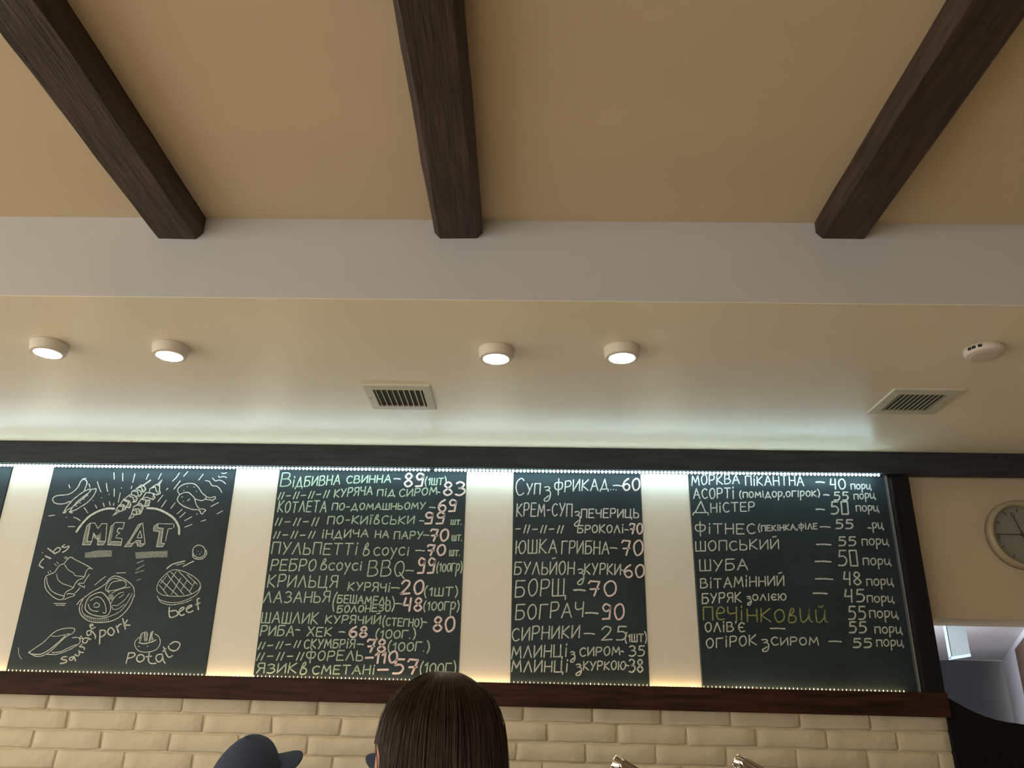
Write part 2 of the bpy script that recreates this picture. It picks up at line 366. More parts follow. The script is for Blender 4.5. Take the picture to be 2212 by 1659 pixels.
G = {
'А': (5, [0, 0, 2.5, 8, 5, 0], [.9, 3, 4.1, 3]), 'Б': (4.4, [4.3, 8, .2, 8, 0, 0], (.1, 4.5, 3, 4.8, 4.3, 2.6, 3.2, .3, 0, 0)),
'В': (4.4, [0, 0, .2, 8], (.2, 8, 3, 8, 3.6, 6.2, 2.6, 4.6, .2, 4.3), (.2, 4.3, 3.2, 4.4, 4.5, 2.3, 3.2, .3, 0, 0)),
'Г': (3.8, [0, 0, .2, 8, 4, 8]), 'Д': (5.2, [.6, .3, 2.8, 8, 4.4, .3], [-.2, -1.5, 0, .2, 5.2, .2, 5.3, -1.5]),
'Е': (4, [4, 8, .2, 8, 0, 0, 4, 0], [.1, 4.2, 3.3, 4.2]), 'Є': (4, (4, 7, 2.2, 8.1, .3, 6, .1, 3, 1.5, .2, 4, .8), [.3, 4, 3, 4]),
'З': (4, (.2, 7.2, 1.8, 8.1, 3.6, 6.8, 2.8, 4.8, 1.4, 4.3), (1.4, 4.3, 3.6, 3.8, 4, 1.8, 2, 0, 0, .6)),
'И': (4.3, [0, 8, 0, 0, 4.3, 8, 4.3, 0]), 'Й': (4.3, [0, 8, 0, 0, 4.3, 8, 4.3, 0], [1.2, 10, 3.2, 10.5]),
'І': (1, [.5, 0, .6, 8]), 'і': (1.1, [.5, 0, .6, 6], [.6, 7.8, .7, 8.8]), 'Ї': (1.4, [.5, 0, .6, 7], [0, 8.6, .1, 9.2], [1.3, 8.6, 1.4, 9.2]),
'К': (4.2, [0, 0, .2, 8], [4, 8, .2, 3.8, 4.2, 0]), 'Л': (4.6, [0, 0, 2.4, 8, 4.6, 0]), 'М': (5.6, [0, 0, .8, 8, 2.8, 2.5, 4.9, 8, 5.6, 0]),
'Н': (4.2, [0, 0, .1, 8], [4.2, 0, 4.2, 8], [0, 4, 4.2, 4]), 'О': (4.3, O_), 'П': (4.3, [0, 0, .1, 8, 4.3, 8, 4.3, 0]),
'Р': (4, [0, 0, .2, 8], (.2, 8, 3.2, 8, 4, 6, 3, 4, .1, 3.6)), 'С': (4.2, (4, 7, 2.6, 8, .6, 6.5, .1, 3.5, 1.2, .4, 2.8, 0, 4.2, 1)),
'Т': (4.6, [2.2, 0, 2.3, 8], [0, 8, 4.6, 8]), 'У': (4.3, [0, 8, 2.1, 3.5], [4.3, 8, 1, -.2]),
'Ф': (5.4, [2.7, -2, 2.7, 9.6], (2.7, 7, .6, 6.6, .1, 4, 1.2, 2, 2.7, 1.9), (2.7, 7, 4.9, 6.6, 5.4, 4.4, 4.4, 2.2, 2.7, 1.9)),
'Х': (4.4, [0, 0, 4.3, 8], [.2, 8, 4.4, 0]), 'Ц': (5, [0, 8, 0, 0, 4, 0, 4, 8], [4, 0, 5, 0, 5, -1.6]),
'Ч': (4, (0, 8, .1, 5, 1.2, 4, 3.8, 4.6), [4, 8, 3.9, 0]), 'Ш': (5.4, [0, 8, 0, 0, 5.4, 0, 5.4, 8], [2.7, 0, 2.7, 8]),
'Щ': (6.2, [0, 8, 0, 0, 5.4, 0, 5.4, 8], [2.7, 0, 2.7, 8], [5.4, 0, 6.3, 0, 6.3, -1.8]), 'Ь': (3.8, [0, 8, 0, 0], (0, 0, 3, 0, 3.8, 2.2, 2.6, 4.2, .1, 4.2)),
'Ю': (6, [0, 0, 0, 8], [0, 4, 1.7, 4], sh(O_, 1.7)), 'Я': (4, [4, 0, 3.9, 8], (3.9, 8, 1, 8, .2, 6, 1.2, 4.2, 3.9, 4), [1.8, 4, 0, 0]),
'0': (4, O_), '1': (1.8, [0, 6, 1.6, 8, 1.4, 0]), '2': (4.1, (.2, 6.2, 1.5, 8, 3.5, 7.2, 3.2, 4.8, 1.5, 2, 0, 0), [0, 0, 4, .4]),
'3': (4, (.2, 7.2, 1.8, 8.1, 3.6, 6.8, 2.8, 4.8, 1.4, 4.3), (1.4, 4.3, 3.6, 3.8, 4, 1.8, 2, 0, 0, .6)), '4': (3.6, [.8, 8, 0, 3.6, 3.2, 3.6], [3.4, 8, 3, 0]),
'5': (3.8, [3.8, 8, .9, 8, .5, 4.8], (.5, 4.8, 2.6, 5, 3.8, 3, 2.6, .4, 0, .2)), '6': (3.8, (3.2, 8, 1, 6, .1, 2.8, 1.6, 0, 3.6, 1, 3.6, 3.4, 2, 4.4, .3, 3)),
'7': (3.8, [0, 6.8, .6, 8, 3.8, 7.6, 2, 0], [.6, 3.6, 3.6, 3.8]), '8': (3.8, (2, 4.2, .4, 6, 1.8, 8, 3.4, 6.4, 2, 4.2, .1, 2, 1.8, 0, 3.8, 1.8, 2, 4.2)),
'9': (3.8, (3.6, 7, 1.6, 8, .3, 6.2, 1.4, 4.2, 3.2, 5.0, 3.7, 7), [3.7, 7, 3.2, .4, .2, .2]), '#': (3.2, [0, 0, 0, 8, 3.2, 8, 3.2, 0, 0, 0]),
'"': (2.6, [0, 0, 1.0, 8], [1.9, 0, 2.9, 8]), '-': (2.8, [.2, 3.8, 2.6, 4]), '(': (1.6, (1.6, 10, .3, 6.4, .1, 2, 1.2, -1.8)), ')': (1.6, (0, 10, 1.3, 6.4, 1.5, 2, .4, -1.8)),
'.': (.4, [0, 0, .2, .3]), ',': (.6, [.4, .8, 0, -1.2]), "'": (.4, [.3, 9, 0, 7.4]), ' ': (2.4,),
'в': (3.4, (0, .3, .3, 4.5, 1.2, 8.6, 2.2, 9, 2.1, 6.8, .6, 4.6, 2.4, 4.4, 3.3, 2.2, 2.2, 0, 0, .3)),
'р': (3.8, [0, -5, .2, 8], (.2, 7, 2, 8.2, 3.8, 6.6, 3.2, 2.6, 1.6, 1, .2, 2)), 'у': (4, [0, 8, 2, 2.4], [4, 8, .6, -4.5]),
'з': (3.4, (.4, 8, 2, 8.6, 3, 7.2, 2, 5.6, 1, 5.2), (1, 5.2, 3, 4.6, 3.4, 1, 2.6, -3.4, 1, -4.4, .4, -2.6, 2.6, .6)),
'е': (3.6, (.2, 4, 3.6, 5, 3.2, 7.4, 1.4, 7.8, .1, 4, 1, .6, 3.6, .8)), 'и': (5, (0, 8, .2, 1.5, 1.4, 0, 3.4, 3, 4, 8), (4, 8, 3.9, 1.5, 5, .2)),
'й': (5, (0, 8, .2, 1.5, 1.4, 0, 3.4, 3, 4, 8), (4, 8, 3.9, 1.5, 5, .2), (1.2, 10.4, 2.2, 9.6, 3.2, 10.6)),
'ц': (4.8, (0, 8, .2, 1.5, 1.2, .2, 3.2, 2.4, 3.8, 8), [3.8, 8, 3.7, .6, 4.8, .2, 4.6, -2]), 'Q': (4.8, O_, [2.4, 2, 4.8, -1.4]),
}
for a, b in zip('боптгсакнмдлшьчябю', 'БОПТГСАКНМДЛШЬЧЯБЮ'): G.setdefault(a, G[b])
ZEN = None
def updir(x, y):                       # image direction of the board's vertical at a pixel
    p = P(x, y, YW); q = p+Vector((0, 0, .02)) - CAM
    c = q.dot(CF); u = W_PX/2+F_PX*q.dot(CR)/c; v = H_PX/2-F_PX*q.dot(CU)/c
    d = Vector((u-x, v-y)); return d.normalized()
CROP = {2: (530, 980, 4.514), 3: (530, 1220, 4.514), 4: (1000, 980, 3.19), 5: (1440, 980, 3.95), 6: (1440, 1240, 3.95),
        'a': (90, 1010, 8.508), 'b': (250, 1010, 8.508), 'c': (60, 1160, 8.508), 'd': (250, 1160, 8.508), 'e': (40, 1270, 8.508), 'f': (250, 1280, 8.508), 'g': (160, 1110, 8.508)}
def cp(c, x, y): a = CROP[c]; return (a[0]+x/a[2], a[1]+y/a[2])
def write(ch, c, text, x0, x1, yb0, h, yb1=None, w=None, slant=0.10):
    if yb1 is None: yb1 = yb0
    a, b = cp(c, x0, yb0), cp(c, x1, yb1); hp = h/CROP[c][2]
    gap = 1.7; tot = sum(G[t][0]+gap for t in text)-gap
    if w is None: w = 2.7
    up = updir(*a); e = Vector((b[0]-a[0], b[1]-a[1]))/tot; x = 0.0; big = len(text) > 2
    for t in text:
        jy = random.uniform(-.25, .25) if big else 0; js = random.uniform(.94, 1.06) if big else 1; sl = slant+random.uniform(-.05, .05)
        for st in G[t][1:]:
            pts = [(st[i], st[i+1]) for i in range(0, len(st), 2)]
            if isinstance(st, tuple): pts = smooth(pts, 4)
            q = []
            for px, py in pts:
                yy = (py*js+jy)/8*hp; xx = x+px
                q.append((a[0]+e.x*xx+up.x*yy+sl*yy*.35, a[1]+e.y*xx+up.y*yy))
            ch.stroke(q, w)
        x += G[t][0]+gap
def dash(ch, c, x0, x1, y, w=2.7): ch.stroke([cp(c, x0, y), cp(c, (x0+x1)/2, y-2), cp(c, x1, y+3)], w)

# rows: (crop, label words, [(text, x0, x1, base0, height, base1)], dashes[(x0, x1, y)], [prices])
def row(board, c, words, texts, dashes=(), prices=(), m='chalk_green', pm='chalk_pink', pw=4.2, tw=2.6):
    for lst, mm, ww, nm in ((texts, m, tw, 'chalk_word'), (prices, pm, pw, 'chalk_price')):
        for t in lst:
            ch = Chalk(); ch.lift = 0.0004 if nm == 'chalk_word' else 0.0008
            write(ch, c, t[0], t[1], t[2], t[3], t[4], t[5] if len(t) > 5 else None, ww)
            nm2 = 'chalk_mark' if t[0] in ('-', '(', ')', '...') or '"' in t[0] else nm
            ch.build(nm2, mm, boards[board], None if nm2 == 'chalk_mark' else 'chalk writing '+t[0].replace('#', '0'))
    for d in dashes:
        ch = Chalk(); dash(ch, c, *d); ch.build('chalk_mark', m, boards[board])
B = 1
row(B, 2, 'відбивна свинна (1шт)', [('В', 340, 435, 318, 130), ('іДБИВНА', 458, 920, 325, 95, 297), ('СВИННА', 985, 1415, 287, 72, 281), ('(1шт)', 1752, 1955, 302, 62)], [(1450, 1510, 245)], [('89', 1548, 1730, 322, 130)])
row(B, 2, 'куряча під сиром', [('"-"-"-"', 320, 805, 445, 68, 428), ('КУРЯЧА', 865, 1235, 425, 78, 398), ('ПіД', 1285, 1455, 412, 62), ('СИРОМ', 1500, 1865, 420, 72, 398)], [(1872, 1896, 376)], [('83', 1930, 2135, 406, 128)])
row(B, 2, 'котлета по-домашньому', [('КОТЛЕТА', 315, 785, 570, 105, 566), ('по-ДОМАШНЬОМУ', 845, 1750, 548, 62, 540)], [(1795, 1850, 525)], [('69', 1880, 2050, 565, 115)])
row(B, 2, 'по-київськи шт.', [('"-"-"', 290, 700, 702, 76), ('по-КИЇвСЬКИ', 800, 1640, 685, 75), ('шт.', 2005, 2105, 690, 45)], [(1700, 1740, 655)], [('99', 1748, 1935, 685, 112)])
row(B, 2, 'індича на пару шт.', [('"-"-"', 275, 665, 825, 66), ('іНДИЧА', 745, 1195, 825, 74, 812), ('НА', 1265, 1395, 820, 68), ('ПАРУ', 1450, 1725, 830, 72), ('шт.', 2015, 2110, 848, 54)], [(1740, 1790, 795)], [('70', 1800, 1970, 850, 112)])
row(B, 2, 'пульпетті в соусі шт.', [('ПУЛЬПЕТТі', 255, 1085, 975, 112, 985), ('в', 1150, 1205, 990, 104), ('соусі', 1250, 1590, 990, 74), ('шт.', 1990, 2090, 995, 55)], [(1660, 1745, 945)], [('70', 1770, 1940, 990, 100)])
row(B, 2, 'ребро в соусі BBQ (100гр)', [('РЕБРО', 245, 680, 1140, 108, 1140), ('в', 735, 790, 1130, 92), ('соусі', 810, 1130, 1136, 72), ('ВВQ', 1190, 1550, 1193, 150), ('(100гр)', 1865, 2110, 1148, 76)], [(1565, 1640, 1140)], [('99', 1678, 1840, 1168, 150)])
row(B, 3, 'крильця курячі (1шт)', [('КРИЛЬЦЯ', 215, 890, 215, 115, 220), ('КУРЯЧі', 1000, 1405, 245, 80, 266), ('(1шт)', 1745, 2065, 303, 80)], [(1425, 1500, 225)], [('20', 1515, 1725, 285, 132)])
row(B, 3, 'лазанья (бешамель болонезо) (100гр)', [('ЛАЗАНЬЯ', 175, 815, 370, 108, 365), ('(', 848, 872, 425, 125), ('БЕШАМЕЛЬ', 895, 1410, 370, 74, 388), ('БОЛОНЕЗО', 895, 1410, 465, 64, 452), (')', 1425, 1448, 432, 98), ('(100гр)', 1738, 2080, 442, 78)], [(1460, 1525, 380)], [('48', 1540, 1715, 450, 125)])
row(B, 3, 'шашлик курячий (стегно)', [('ШАШЛИК', 155, 700, 565, 105, 575), ('КУРЯЧИЙ', 780, 1310, 570, 76, 578), ('(СТЕГНО)', 1338, 1720, 592, 72, 604)], [(1730, 1765, 560)], [('80', 1830, 2030, 650, 142)])
row(B, 3, 'риба - хек (100г.)', [('РИБА', 145, 468, 692, 98), ('ХЕК', 600, 835, 695, 85), ('(100Г.)', 1270, 1655, 715, 76)], [(490, 530, 635), (915, 970, 655)], [('68', 1010, 1180, 706, 102)])
row(B, 3, 'скумбрія (100г.)', [('"-"-"', 125, 525, 825, 70, 806), ('СКУМБРіЯ', 570, 1060, 815, 84, 812), ('(100Г.)', 1390, 1790, 842, 84)], [(1095, 1150, 775)], [('78', 1180, 1360, 852, 124)])
row(B, 3, 'форель', [('"-"-"', 110, 555, 932, 76), ('ФОРЕЛЬ', 590, 1140, 932, 92)], [], [('110', 1262, 1470, 955, 104), ('-', 1165, 1245, 945, 80)])
row(B, 3, 'язик в сметані (100г)', [('ЯЗИК', 110, 490, 1055, 92), ('в', 535, 595, 1065, 100), ('СМЕТАНі', 650, 1255, 1066, 82), ('(100Г)', 1702, 2045, 1062, 100)], [], [('57', 1440, 1670, 1062, 140), ('-', 1282, 1394, 1062, 80)])
B = 2; kw = dict(m='chalk_white', pm='chalk_pink', pw=3.6, tw=2.6)
row(B, 4, 'суп з фрикад...', [('С', 362, 418, 285, 115), ('УП', 438, 530, 280, 74), ('з', 556, 602, 294, 62), ('ФРИКАД', 630, 1000, 268, 74, 246), ('...', 1018, 1058, 249, 40)], [(1035, 1095, 220)], [('60', 1102, 1215, 252, 80)], **kw)
row(B, 4, 'крем-суп з печериць', [('КРЕМ-СУП', 370, 750, 430, 86), ('з', 765, 806, 465, 62), ('ПЕЧЕРИЦЬ', 815, 1210, 440, 58)], [], [], **kw)
row(B, 4, 'крем-суп броколі', [('-"-"-"', 360, 685, 545, 52), ('БРОКОЛі', 790, 1105, 545, 52)], [(1115, 1140, 525)], [('70', 1150, 1235, 552, 70)], **kw)
row(B, 4, 'юшка грибна', [('ЮШКА', 365, 645, 686, 92), ('ГРИБНА', 680, 1005, 690, 88)], [(1015, 1060, 650)], [('70', 1095, 1235, 700, 102)], **kw)
row(B, 4, 'бульйон з курки', [('БУЛЬЙОН', 355, 765, 830, 86), ('з', 786, 832, 866, 66), ('КУРКИ', 838, 1085, 832, 70)], [(1086, 1110, 805)], [('60', 1112, 1245, 852, 86)], **kw)
row(B, 4, 'борщ', [('БОРЩ', 360, 705, 985, 112, 975)], [(765, 840, 940, 3.6)], [('70', 865, 1050, 980, 102)], **kw)
row(B, 4, 'бограч', [('БОГРАЧ', 362, 825, 1146, 102, 1126)], [(845, 930, 1098, 3.4)], [('90', 960, 1105, 1142, 106)], **kw)
row(B, 4, 'сирники (1шт)', [('СИРНИКИ', 338, 800, 1290, 86, 1267), ('(1шт)', 1118, 1265, 1296, 52)], [(835, 905, 1240)], [('25', 955, 1125, 1285, 94)], m='chalk_white', pm='chalk_white', pw=2.8)
row(B, 4, 'млинці з сиром', [('МЛИНЦі', 335, 715, 1410, 78, 1396), ('з', 738, 772, 1412, 44), ('СИРОМ', 805, 1080, 1396, 56, 1386)], [(1090, 1106, 1363)], [('35', 1145, 1250, 1395, 70)], m='chalk_white', pm='chalk_white', pw=2.8)
row(B, 4, 'млинці з куркою', [('МЛИНЦі', 335, 720, 1505, 76), ('з', 775, 816, 1502, 48), ('КУРКОЮ', 830, 1120, 1492, 56, 1486)], [(1125, 1142, 1460)], [('38', 1145, 1240, 1506, 88)], m='chalk_white', pm='chalk_white', pw=3.2)
B = 3; kw = dict(m='chalk_white', pm='chalk_white', pw=3.2, tw=2.6)
row(B, 5, 'морква пікантна', [('МОРКВА', 215, 620, 270, 80, 252), ('ПіКАНТНА', 675, 1170, 272, 80), ('порц', 1575, 1745, 303, 42)], [(1275, 1345, 243, 3.4)], [('40', 1400, 1525, 302, 86)], **kw)
row(B, 5, 'асорті (помідор, огірок)', [('АСОРТі', 230, 575, 382, 86), ('(помідор,огірок)', 625, 1305, 376, 46, 362), ('порц', 1600, 1780, 388, 42, 380)], [(1340, 1385, 352, 3.2)], [('55', 1430, 1550, 398, 70)], **kw)
row(B, 5, 'дністер', [('Д', 230, 352, 505, 100), ('НіСТЕР', 378, 750, 500, 76, 490), ('порц', 1620, 1810, 490, 46)], [(1275, 1345, 475, 3.2)], [('5#', 1405, 1550, 516, 106)], **kw)
row(B, 5, 'фітнес (пекінка, філе', [('ФіТНЕС', 245, 755, 682, 84), ('(ПЕКіНКА,ФіЛЕ', 785, 1285, 662, 46, 642), ('рц', 1760, 1850, 640, 50)], [(1310, 1395, 625), (1715, 1745, 634)], [('55', 1445, 1590, 640, 76)], **kw)
row(B, 5, 'шопський', [('ШОПСЬКИЙ', 250, 955, 832, 80, 808), ('порц', 1670, 1895, 780, 52)], [(1280, 1400, 775, 3.2)], [('55', 1470, 1615, 786, 76)], **kw)
row(B, 5, 'шуба', [('ШУБА', 285, 690, 1002, 90, 986), ('порц', 1680, 1915, 950, 54)], [(1270, 1400, 920, 3.2)], [('5#', 1470, 1630, 957, 132)], **kw)
row(B, 6, 'вітамінний', [('ВіТАМіННИЙ', 290, 1000, 120, 80, 96), ('порц', 1710, 1935, 96, 54)], [(1270, 1415, 42, 3.2)], [('48', 1515, 1660, 92, 110)], **kw)
row(B, 6, 'буряк з олією', [('БУРЯК', 305, 635, 250, 80, 236), ('з', 685, 722, 240, 46), ('ОЛіЄЮ', 735, 1020, 224, 52)], [(1250, 1370, 165, 3.2)], [('45', 1525, 1690, 238, 106)], **kw)
row(B, 6, 'печінковий', [('печі', 315, 650, 395, 108), ('нковий', 690, 1375, 408, 108, 414)], [], [], m='chalk_yellow')
row(B, 6, 'порц порц порц порц', [('порц', 1715, 1940, 240, 54), ('порц', 1735, 1975, 372, 56), ('порц', 1780, 2010, 505, 54), ('порц', 1795, 2020, 616, 54)], [], [('55', 1555, 1700, 388, 112)], **kw)
row(B, 6, "олів'є", [("ОЛіВ'Є", 330, 665, 492, 76)], [(885, 1010, 465)], [('55', 1560, 1705, 502, 94)], **kw)
row(B, 6, 'огірок з сиром', [('ОГіРОК', 340, 765, 632, 82, 602), ('з', 810, 872, 626, 64), ('СИРОМ', 895, 1295, 606, 64)], [(1385, 1490, 575)], [('55', 1595, 1750, 627, 76)], **kw)

# ---- drawings on the meat board
def dr(name, label, items, m='chalk_white', w=2.2):
    ch = Chalk()
    for it in items:
        c, flat = it[0], it[1]; ww = it[2] if len(it) > 2 else w
        pts = [cp(c, flat[i], flat[i+1]) for i in range(0, len(flat), 2)]
        if isinstance(flat, tuple): pts = smooth(pts, 4)
        ch.stroke(pts, ww)
    ch.build(name, m, boards[0], label)
def fl(name, items, m='chalk_fill'):
    ch = Chalk(); ch.lift = .0003
    for c, flat in items: ch.fill([cp(c, flat[i], flat[i+1]) for i in range(0, len(flat), 2)])
    ch.build(name, m, boards[0])
dr('hot_dog_drawing', 'chalk drawing of a sausage and a hot dog', [
 ('a', (780, 430, 820, 330, 835, 270, 800, 220, 750, 225, 710, 270, 680, 340, 600, 430, 500, 490, 400, 505, 290, 515, 220, 550, 205, 600, 240, 650, 330, 670, 430, 660, 520, 620)),
 ('a', (420, 820, 430, 770, 550, 620, 650, 530, 780, 440, 870, 400, 905, 405, 880, 450, 760, 540, 640, 640, 560, 730, 440, 790)),
 ('a', (530, 790, 580, 720, 700, 620, 820, 520, 900, 415, 960, 395, 1000, 390, 990, 450, 930, 550, 830, 650, 720, 720, 620, 780, 540, 800)),
 ('a', [400, 830, 440, 815], 4), ('a', [515, 810, 555, 828], 4), ('a', [700, 650, 720, 655], 1.6), ('a', [770, 580, 785, 585], 1.6), ('a', [840, 515, 855, 520], 1.6), ('a', [630, 705, 645, 710], 1.6), ('a', [750, 205, 820, 198], 1.4)])
dr('skewer_drawing', 'chalk drawing of two meat skewers', [
 ('a', [1310, 885, 1400, 780, 1440, 800, 1310, 885]), ('a', [1365, 790, 1425, 690, 1500, 680, 1550, 730, 1540, 770, 1440, 810, 1365, 790]),
 ('a', [1450, 670, 1510, 580, 1620, 620, 1640, 680, 1620, 740, 1560, 730]), ('a', [1520, 580, 1620, 500, 1700, 510, 1760, 570, 1730, 630, 1670, 635]),
 ('a', [1650, 490, 1660, 440, 1740, 400, 1800, 420, 1840, 480, 1800, 530, 1730, 525]), ('a', [1740, 390, 1830, 315, 1890, 350, 1915, 400, 1880, 450, 1840, 440]),
 ('a', [1850, 340, 2000, 232], 3.2), ('a', [1430, 710, 1500, 715, 1480, 790]), ('a', [1510, 600, 1600, 640, 1560, 720]), ('a', [1610, 530, 1680, 550, 1700, 620]), ('a', [1680, 430, 1760, 440, 1780, 510]), ('a', [1770, 380, 1830, 350, 1850, 430]),
 ('a', [1600, 945, 1650, 860, 1700, 850, 1690, 900, 1600, 945]), ('a', [1655, 850, 1680, 760, 1780, 760, 1825, 850, 1700, 870]), ('a', [1680, 730, 1750, 690, 1830, 700, 1870, 740, 1830, 825, 1790, 770]),
 ('a', [1770, 660, 1830, 580, 1920, 600, 1990, 600, 1970, 700, 1890, 715, 1810, 660, 1740, 690]), ('a', [1850, 570, 1920, 460, 2040, 470, 2085, 550, 2050, 590, 1930, 545, 1850, 570]),
 ('a', [1980, 450, 1990, 390, 2110, 310, 2170, 330, 2165, 420, 2185, 470, 2120, 505, 2060, 480]), ('a', [2120, 320, 2212, 228, 2150, 340], 2.2), ('a', [1680, 785, 1750, 795, 1740, 850]), ('a', [1890, 715, 1920, 610]), ('a', [2000, 385, 2090, 355, 2110, 440])])
fl('chalk_shading', [('a', (1500, 690, 1550, 730, 1535, 770, 1470, 795)), ('a', (1600, 640, 1640, 680, 1615, 735, 1580, 715)), ('a', (1690, 590, 1755, 570, 1730, 630, 1690, 630)), ('a', (1790, 500, 1835, 485, 1800, 530, 1750, 525)),
                     ('a', (1850, 400, 1910, 380, 1880, 445, 1850, 440)), ('a', (1780, 770, 1825, 850, 1750, 860)), ('a', (1830, 710, 1870, 740, 1830, 820, 1810, 760)), ('a', (1930, 605, 1990, 600, 1970, 700, 1900, 712)), ('a', (2040, 500, 2085, 550, 2050, 590, 2020, 570)), ('a', (2110, 430, 2165, 425, 2185, 470, 2120, 500))])
rays = [('a', x) for x in ([1330, 95, 1335, 215], [1490, 105, 1490, 245], [1715, 115, 1675, 270], [1965, 120, 1925, 215], [2200, 110, 2145, 215], [500, 320, 520, 375], [870, 300, 890, 360], [1025, 260, 1050, 350, 1090, 445], [1190, 290, 1198, 370, 1215, 440],
  [1335, 390, 1335, 530], [1445, 470, 1410, 635], [1130, 650, 1150, 715], [1245, 625, 1258, 695], [985, 690, 1015, 745], [1330, 655, 1320, 690], [780, 735, 850, 835], [590, 915, 650, 935, 710, 975], [130, 888, 240, 875], [490, 1085, 610, 1085], [1660, 340, 1645, 385],
  [1100, 555, 1106, 556], [945, 605, 950, 606], [1235, 495, 1241, 496], [1465, 375, 1470, 376], [450, 915, 455, 916])]
rays += [('b', x) for x in ([1170, 100, 1110, 190, 1045, 250], [1325, 75, 1250, 160], [1610, 120, 1525, 230], [1185, 245, 1070, 395], [960, 380, 930, 410], [865, 510, 775, 625], [930, 600, 840, 730], [1090, 650, 1010, 755], [1220, 770, 1130, 850], [1280, 825, 1180, 915],
  [1400, 905, 1270, 975], [1655, 960, 1570, 990], [1400, 1045, 1270, 1095], [1885, 645, 1750, 715], [1965, 795, 1865, 850], [1500, 850, 1490, 860])]
for it in rays: dr('chalk_mark', None, [it], w=2.0)
dr('arc_drawing', 'thick chalk arc over the word MEAT', [('a', (1335, 755, 1200, 755, 1050, 800, 900, 880, 790, 980, 700, 1090, 640, 1180), 4.6), ('b', (575, 745, 750, 760, 900, 820, 1030, 900, 1110, 990, 1160, 1100, 1165, 1220), 4.6)])
dr('drumstick_drawing', 'chalk drawing of two drumsticks', [
 ('b', (1180, 500, 1140, 430, 1160, 370, 1250, 310, 1370, 290, 1460, 310, 1530, 380, 1590, 470, 1660, 530, 1650, 570, 1600, 605, 1530, 600, 1460, 575)), ('b', (1660, 540, 1750, 555, 1800, 535, 1835, 545, 1820, 580, 1790, 585, 1785, 615, 1740, 595, 1650, 585)),
 ('b', (1440, 775, 1340, 750, 1230, 700, 1150, 630, 1135, 570, 1180, 500, 1260, 460, 1340, 460, 1400, 510, 1450, 570, 1480, 680, 1540, 760)), ('b', (1540, 760, 1620, 765, 1655, 790, 1620, 815, 1600, 850, 1570, 845, 1540, 790, 1490, 772, 1440, 775)),
 ('b', [1215, 540, 1228, 545], 2), ('b', [1320, 610, 1335, 600], 2), ('b', [1350, 585, 1355, 580], 2.4), ('b', [1240, 620, 1246, 622], 1.6), ('b', [1310, 350, 1316, 350], 1.8), ('b', [1440, 355, 1446, 356], 1.8), ('b', [1250, 420, 1256, 422], 1.6), ('b', [1480, 435, 1486, 437], 1.6)], w=2.0)
fl('chalk_shading', [('b', (1180, 620, 1280, 680, 1430, 720, 1440, 765, 1340, 745, 1230, 695)), ('b', (1430, 500, 1560, 540, 1540, 560, 1450, 540))], 'chalk_faint')
dr('wave_strokes', 'wavy chalk strokes in the upper right corner', [('b', (1650, 240, 1720, 255, 1770, 330, 1860, 345, 1920, 400, 1950, 460)), ('b', (1780, 195, 1835, 245, 1900, 230, 1970, 255, 2020, 300)), ('b', (1890, 155, 1910, 180, 1980, 165, 2040, 185)), ('b', (1950, 100, 1980, 110, 2040, 95))], w=1.8)
dr('meat_lettering', 'block letters MEAT in outlined chalk', [
 ('g', [155, 570, 200, 350, 235, 220, 300, 170, 385, 170, 440, 270, 510, 180, 605, 180, 580, 500, 540, 570, 430, 575, 450, 420, 500, 340, 420, 470, 360, 350, 330, 500, 300, 570, 155, 570]), ('g', [300, 180, 240, 505, 320, 510]), ('g', [450, 505, 580, 502]),
 ('g', [615, 570, 680, 230, 760, 160, 930, 160, 890, 280, 810, 270, 790, 330, 840, 350, 790, 385, 770, 440, 885, 455, 860, 580, 615, 570]), ('g', [640, 565, 690, 510, 880, 515]),
 ('g', [930, 605, 1050, 430, 1180, 200, 1260, 165, 1305, 550, 1240, 600, 1170, 590, 1150, 520, 1090, 540, 1050, 600, 930, 605]), ('g', [1215, 310, 1160, 440, 1250, 440, 1215, 310]), ('g', [1240, 180, 1000, 545, 1090, 540, 1140, 490, 1225, 490, 1215, 550, 1305, 550]),
 ('g', [1460, 310, 1470, 230, 1540, 180, 1820, 185]), ('g', [1840, 190, 1830, 255]), ('g', [1800, 270, 1730, 275, 1680, 500]), ('g', [1600, 540, 1665, 545, 1625, 605, 1515, 605, 1570, 330, 1460, 310]), ('g', [1540, 190, 1540, 255, 1640, 268, 1600, 540])], w=1.5)
fl('chalk_shading', [('g', (155, 570, 235, 220, 300, 190, 240, 500, 320, 510, 290, 570)), ('g', (360, 350, 420, 405, 420, 470, 350, 440)), ('g', (420, 405, 500, 340, 490, 490, 430, 570)), ('g', (430, 575, 450, 500, 580, 500, 540, 570)),
 ('g', (615, 570, 690, 220, 745, 170, 680, 500)), ('g', (640, 570, 680, 510, 885, 510, 860, 580)), ('g', (810, 270, 830, 240, 895, 275, 870, 290)), ('g', (930, 605, 1190, 195, 1230, 180, 1000, 545, 1090, 540, 1050, 600)), ('g', (1130, 490, 1220, 490, 1215, 550, 1170, 560)), ('g', (1165, 555, 1305, 550, 1240, 600, 1170, 590)),
 ('g', (1460, 310, 1475, 230, 1540, 185, 1540, 255, 1640, 270, 1600, 540, 1665, 545, 1625, 605, 1515, 600, 1570, 325)), ('g', (200, 715, 450, 670, 700, 670, 690, 785, 500, 795, 200, 810)), ('g', (1120, 710, 1300, 695, 1725, 680, 1710, 800, 1500, 800, 1140, 825))])
